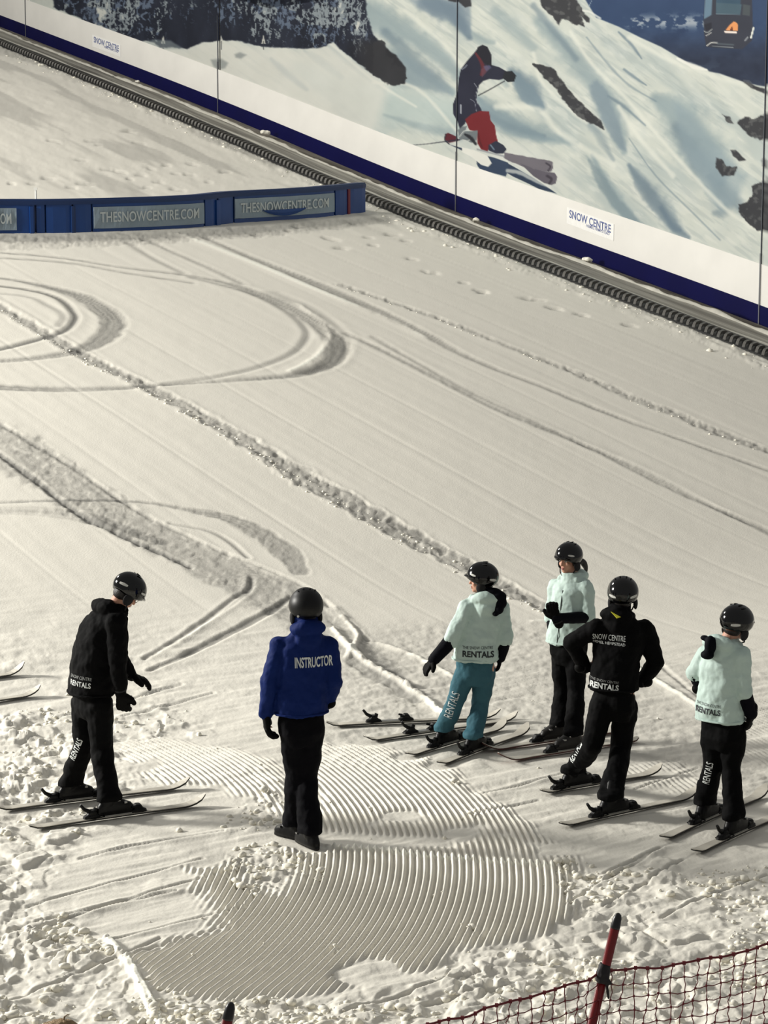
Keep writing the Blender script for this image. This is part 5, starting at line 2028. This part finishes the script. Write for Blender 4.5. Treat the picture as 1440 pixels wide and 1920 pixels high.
mb.add([nk + Vector(v) for v in ((-.035, 0, .022), (.042, -.004, -.02), (.012, -.006, -.028), (-.035, .012, .018), (.042, .012, -.022), (.012, .012, -.034))], [(0, 2, 1), (3, 4, 5), (0, 1, 4, 3), (1, 2, 5, 4), (2, 0, 3, 5)])
mb.build('neck_tag', YEL, r['jo'], label='small yellow tag at the collar')

# ---- child at the right
A1, B1 = (1240, 1578), (1436, 1491)
A2, B2 = (1300, 1604), (1478, 1524)
f1, t1 = ski_for('p6l', A1, B1, 1326, 'snow covered ski under left boot of the person at the right edge')
f2, t2 = ski_for('p6r', A2, B2, 1380, 'ski running out of view under right boot of the person at the right edge')
r = person(dict(
    base=gp(1352, 1556), face=(.60, .80), look=(.78, .62), pitch=.12, roll=.12, head=(1381, 1166, 0), neck=(1362, 1208, 0), hsc=1.02,
    sh=[(1388, 1228, -.10), (1326, 1228, .10)], el=[(1394, 1296, -.12), (1303, 1262, .12)], wr=[(1408, 1338, -.08), (1318, 1290, .26)],
    hands=[((-.15, .1, -1), (-.8, .5, 0), (.5, .8, 0), .5), ((.8, .4, .0), (0, 0, 1), (0, 1, .2), .5)],
    hip=[(1375, 1372, -.05), (1337, 1372, .05)], knee=[(1371, 1448, -.04), (1336, 1440, .04)], feet=[f2, f1], toes=[t2, t1],
    torso=[((1351, 1350), .185, .155), ((1351, 1330), .185, .155), ((1353, 1290), .17, .145), ((1356, 1250), .175, .145), ((1359, 1228), .165, .13), ((1361, 1216), .115, .095), ((1362, 1206), .065, .06)],
    ar=(.078, .068, .050), lr=(.098, .076, .082), jacket=MINT, trouser=BLACKT, helmet=HELM, lower=True, sleeve_end=(1.0, 1.02), hood=1.05, hoodshift=-.02, gs=1.0,
    lining=[((1332, 1210, -.10), .045, .05, .075), ((1326, 1228, -.12), .055, .045, .035), ((1321, 1196, -.06), .035, .03, .022), ((1350, 1197, -.06), .085, .05, .02)],
    label='person in mint jacket and black trousers standing at the right edge, seen from behind'))
decal(r['jb'], 'RENTALS', 1325, 1334, .21, .046, (-.42, -.9, 0), -.04, PRINTD, r['jo'], sub=1, bold=.03)
decal(r['jb'], 'THE SNOW CENTRE', 1327, 1322, .21, .022, (-.42, -.9, 0), -.04, PRINTD, r['jo'], sub=1, bold=.0)
decal(r['tb'], 'RENTALS', 1327, 1450, .18, .055, (-.2, -.98, 0), 1.4, PRINTW, r['tro'], sub=1, bold=.01)

# ---- empty skis
ski((612, 1364), (938, 1348), 'empty snow covered ski lying farther from the camera beside the person in teal', lift=LIFT, bind=[(.36, .15)], tail_up=.03)
ski((683, 1393), (970, 1352), 'empty snow covered ski lying nearer the camera beside the person in teal', lift=LIFT, bind=[(.37, .12)], tail_up=.04)
ski((-190, 1300), (46, 1264), 'upper of two pale ski tips at the left edge of the picture', lift=LIFT, tip_up=.10)
ski((-160, 1342), (76, 1304), 'lower of two pale ski tips at the left edge of the picture', lift=LIFT, tip_up=.08)

# ---- spectator whose crown only just shows
gx = at(113, 1913, 7.6)
hx, hy = gx.x, gx.y
base = Vector((hx, hy, 0))


def vpt(x, y, z):
    q = project(np.array([hx + x, hy + y, z]))
    return (float(q[0]), float(q[1]), y)


hz = gx.z - .112
r = person(dict(
    base=base, face=(.2, 1), look=(.1, 1), pitch=.1, head=vpt(0, 0, hz), neck=vpt(0, -.02, hz - .19),
    sh=[vpt(.18, 0, hz - .27), vpt(-.18, 0, hz - .27)], el=[vpt(.24, -.02, hz - .55), vpt(-.24, -.02, hz - .55)], wr=[vpt(.22, .10, hz - .78), vpt(-.22, .10, hz - .78)],
    hands=[((0, .2, -1), (-1, 0, 0), (0, 1, 0), .4), ((0, .2, -1), (1, 0, 0), (0, 1, 0), .4)],
    hip=[vpt(.09, 0, .88), vpt(-.09, 0, .88)], knee=[vpt(.10, .02, .50), vpt(-.10, .02, .50)],
    feet=[Vector((hx + .12, hy, .02)), Vector((hx - .12, hy, .02))], toes=[(.1, 1), (-.1, 1)],
    torso=[(vpt(0, 0, .80), .19, .15), (vpt(0, 0, .86), .19, .15), (vpt(0, 0, 1.05), .17, .14), (vpt(0, 0, 1.25), .19, .14), (vpt(0, 0, hz - .27), .18, .12), (vpt(0, -.01, hz - .22), .12, .09), (vpt(0, -.02, hz - .18), .07, .06)],
    jacket=BLACKJ, trouser=BLACKT, hood=.9,
    label='person at the bottom left edge, only the brown haired crown of the head in view'))
mb = MB()
mb.ellipsoid(r['C'] + r['Mh'] @ Vector((0, -.012, .022)), .100, .104, .092, r['Mh'], 24, 16)
hm_ = fused(mb, .006, 2, .02, .03)
hr = link('hair', hm_, BROWNH, r['root'])
mb = MB()
tp = r['C'] + Vector((.012, 0, .108))
mb.tube([tp, tp + Vector((.004, 0, .018)), tp + Vector((.014, 0, .026)), tp + Vector((.026, 0, .028))], [.004, .003, .002, .001], 6)
mb.build('loose_strand', BROWNH, hr)

# ------------------------------------------------------------------ safety net and its poles
REDP = mat('red_pole', (122, 12, 16), .35, bump=.05, bscale=8, vary=.12)
CAPM = mat('black_cap', (12, 12, 13), .35)
CORD_M = mat('dark_red_cord', (104, 16, 26), .6)
TIE = mat('black_tie', (16, 12, 14), .7)
pole_top = at(1160, 1712, 7.95)
pole_low = at(1110, 1920, 7.92)


def net_pole(top, low, label, group=None):
    d = (top - low).normalized()
    foot = low - d * ((low.z + .15) / d.z)
    root = empty('net_pole', Vector((foot.x, foot.y, 0)), label, 'pole', group)
    mb = MB(); mb.tube([foot, top - d * .06], .0185, 16)
    mb.build('shaft', REDP, root, smooth=True)
    mb = MB(); mb.tube([top - d * .062, top - d * .055, top - d * .02, top - d * .006, top], [.0188, .0195, .017, .012, .004], 16)
    mb.build('cap', CAPM, root, smooth=True)
    return root, d, foot


np1, pd, foot1 = net_pole(pole_top, pole_low, 'leaning red net pole with black cap at the lower right, net tied to it')
tie = at(1130, 1828, 7.93)
mb = MB()
mb.tube([tie - pd * .030, tie - pd * .01, tie + pd * .012, tie + pd * .045], [.024, .029, .028, .022], 10)
mb.capsule(tie + Vector((.012, -.02, -.01)), tie + Vector((.022, -.02, -.085)), .008, .006, 6)
mb.capsule(tie + Vector((.0, -.02, .01)), tie + Vector((.03, -.015, -.03)), .010, .006, 6)
link('tie', fused(mb, .004, 1, .006, .03), TIE, np1, label='black knotted tie')
t2_ = at(434, 1879, 6.98)
l2_ = at(424, 1925, 6.975)
net_pole(t2_, l2_, 'red net pole with black cap, only its tip showing at the bottom edge')

net = empty('safety_net', Vector((tie.x, tie.y, 0)), 'dark red square mesh safety net sagging from the leaning pole at the lower right', 'net')


def rope_point(px_, py_):
    # the rope keeps close to its tied height; depth follows from that height
    d = ray(px_, py_)
    return d


top_px = [(640, 1972), (720, 1948), (800, 1922), (880, 1902), (960, 1877), (1040, 1856), (1090, 1840), (1128, 1823), (1180, 1818), (1240, 1812), (1300, 1803), (1370, 1789), (1440, 1772), (1520, 1752), (1600, 1735)]
tp_ = []
for (x, y) in top_px:
    f = (x - 1128) / 472.
    Yn = 7.93 + (.30 * f if f > 0 else .55 * f)
    tp_.append(tuple(at(x, y, Yn)))
tp_ = [Vector(p) for p in smooth_path(tp_, 12)]
runs = [0]
for i in range(1, len(tp_)):
    runs.append(runs[-1] + (tp_[i] - tp_[i - 1]).length)


def top_at(s):
    return Vector([float(np.interp(s, runs, [p[k] for p in tp_])) for k in range(3)])


s_pole = min(range(len(tp_)), key=lambda i: (tp_[i] - tie).length)
s_pole = runs[s_pole]
MS = .052
ncol = int(runs[-1] / MS)
nrow = 26


def net_pt(c, r_):
    """c column, r_ row (floats)"""
    s = c * MS
    p = top_at(min(s, runs[-1]))
    ds = s - s_pole
    sideL = 1 if ds < 0 else 0
    lean = -.16 - .22 * sideL * min(1, -ds / .5)
    z = p.z - r_ * MS * (1.0 if not sideL else .97)
    # cells are pulled towards the pole
    x = p.x + lean * r_ * MS * (.55 if not sideL else .2) + .006 * math.sin(c * 1.9 + r_ * 1.3)
    y = p.y - .05 * math.sin(r_ * .25) + .006 * math.sin(c * 2.3 + r_ * .7)
    return Vector((x, y, z + .004 * math.sin(c * 1.1 + r_ * 2.1)))


mb = MB()
for c in range(ncol + 1):
    mb.tube([net_pt(c, r_ * .5) + Vector((.004 * math.sin(r_ * 3.14 + c), 0, 0)) for r_ in range(2 * nrow)], .0021, 5)
for r_ in range(1, nrow):
    mb.tube([net_pt(c * .5, r_) - Vector((0, 0, .005 * abs(math.sin(c * math.pi / 2)))) for c in range(2 * ncol)], .0021, 5)
for c in range(ncol + 1):
    for r_ in range(1, nrow):
        if r_ < 10:
            mb.box(net_pt(c, r_), .007, .007, .008)
mb.build('netting', CORD_M, net, kind='stuff', label='square knotted mesh')
mb = MB()
mb.tube([net_pt(c * .5, 0) for c in range(2 * ncol)], .0045, 7)
for c in range(ncol):
    mb.box(net_pt(c, 0), .013, .011, .013)
mb.build('top_rope', CORD_M, net)
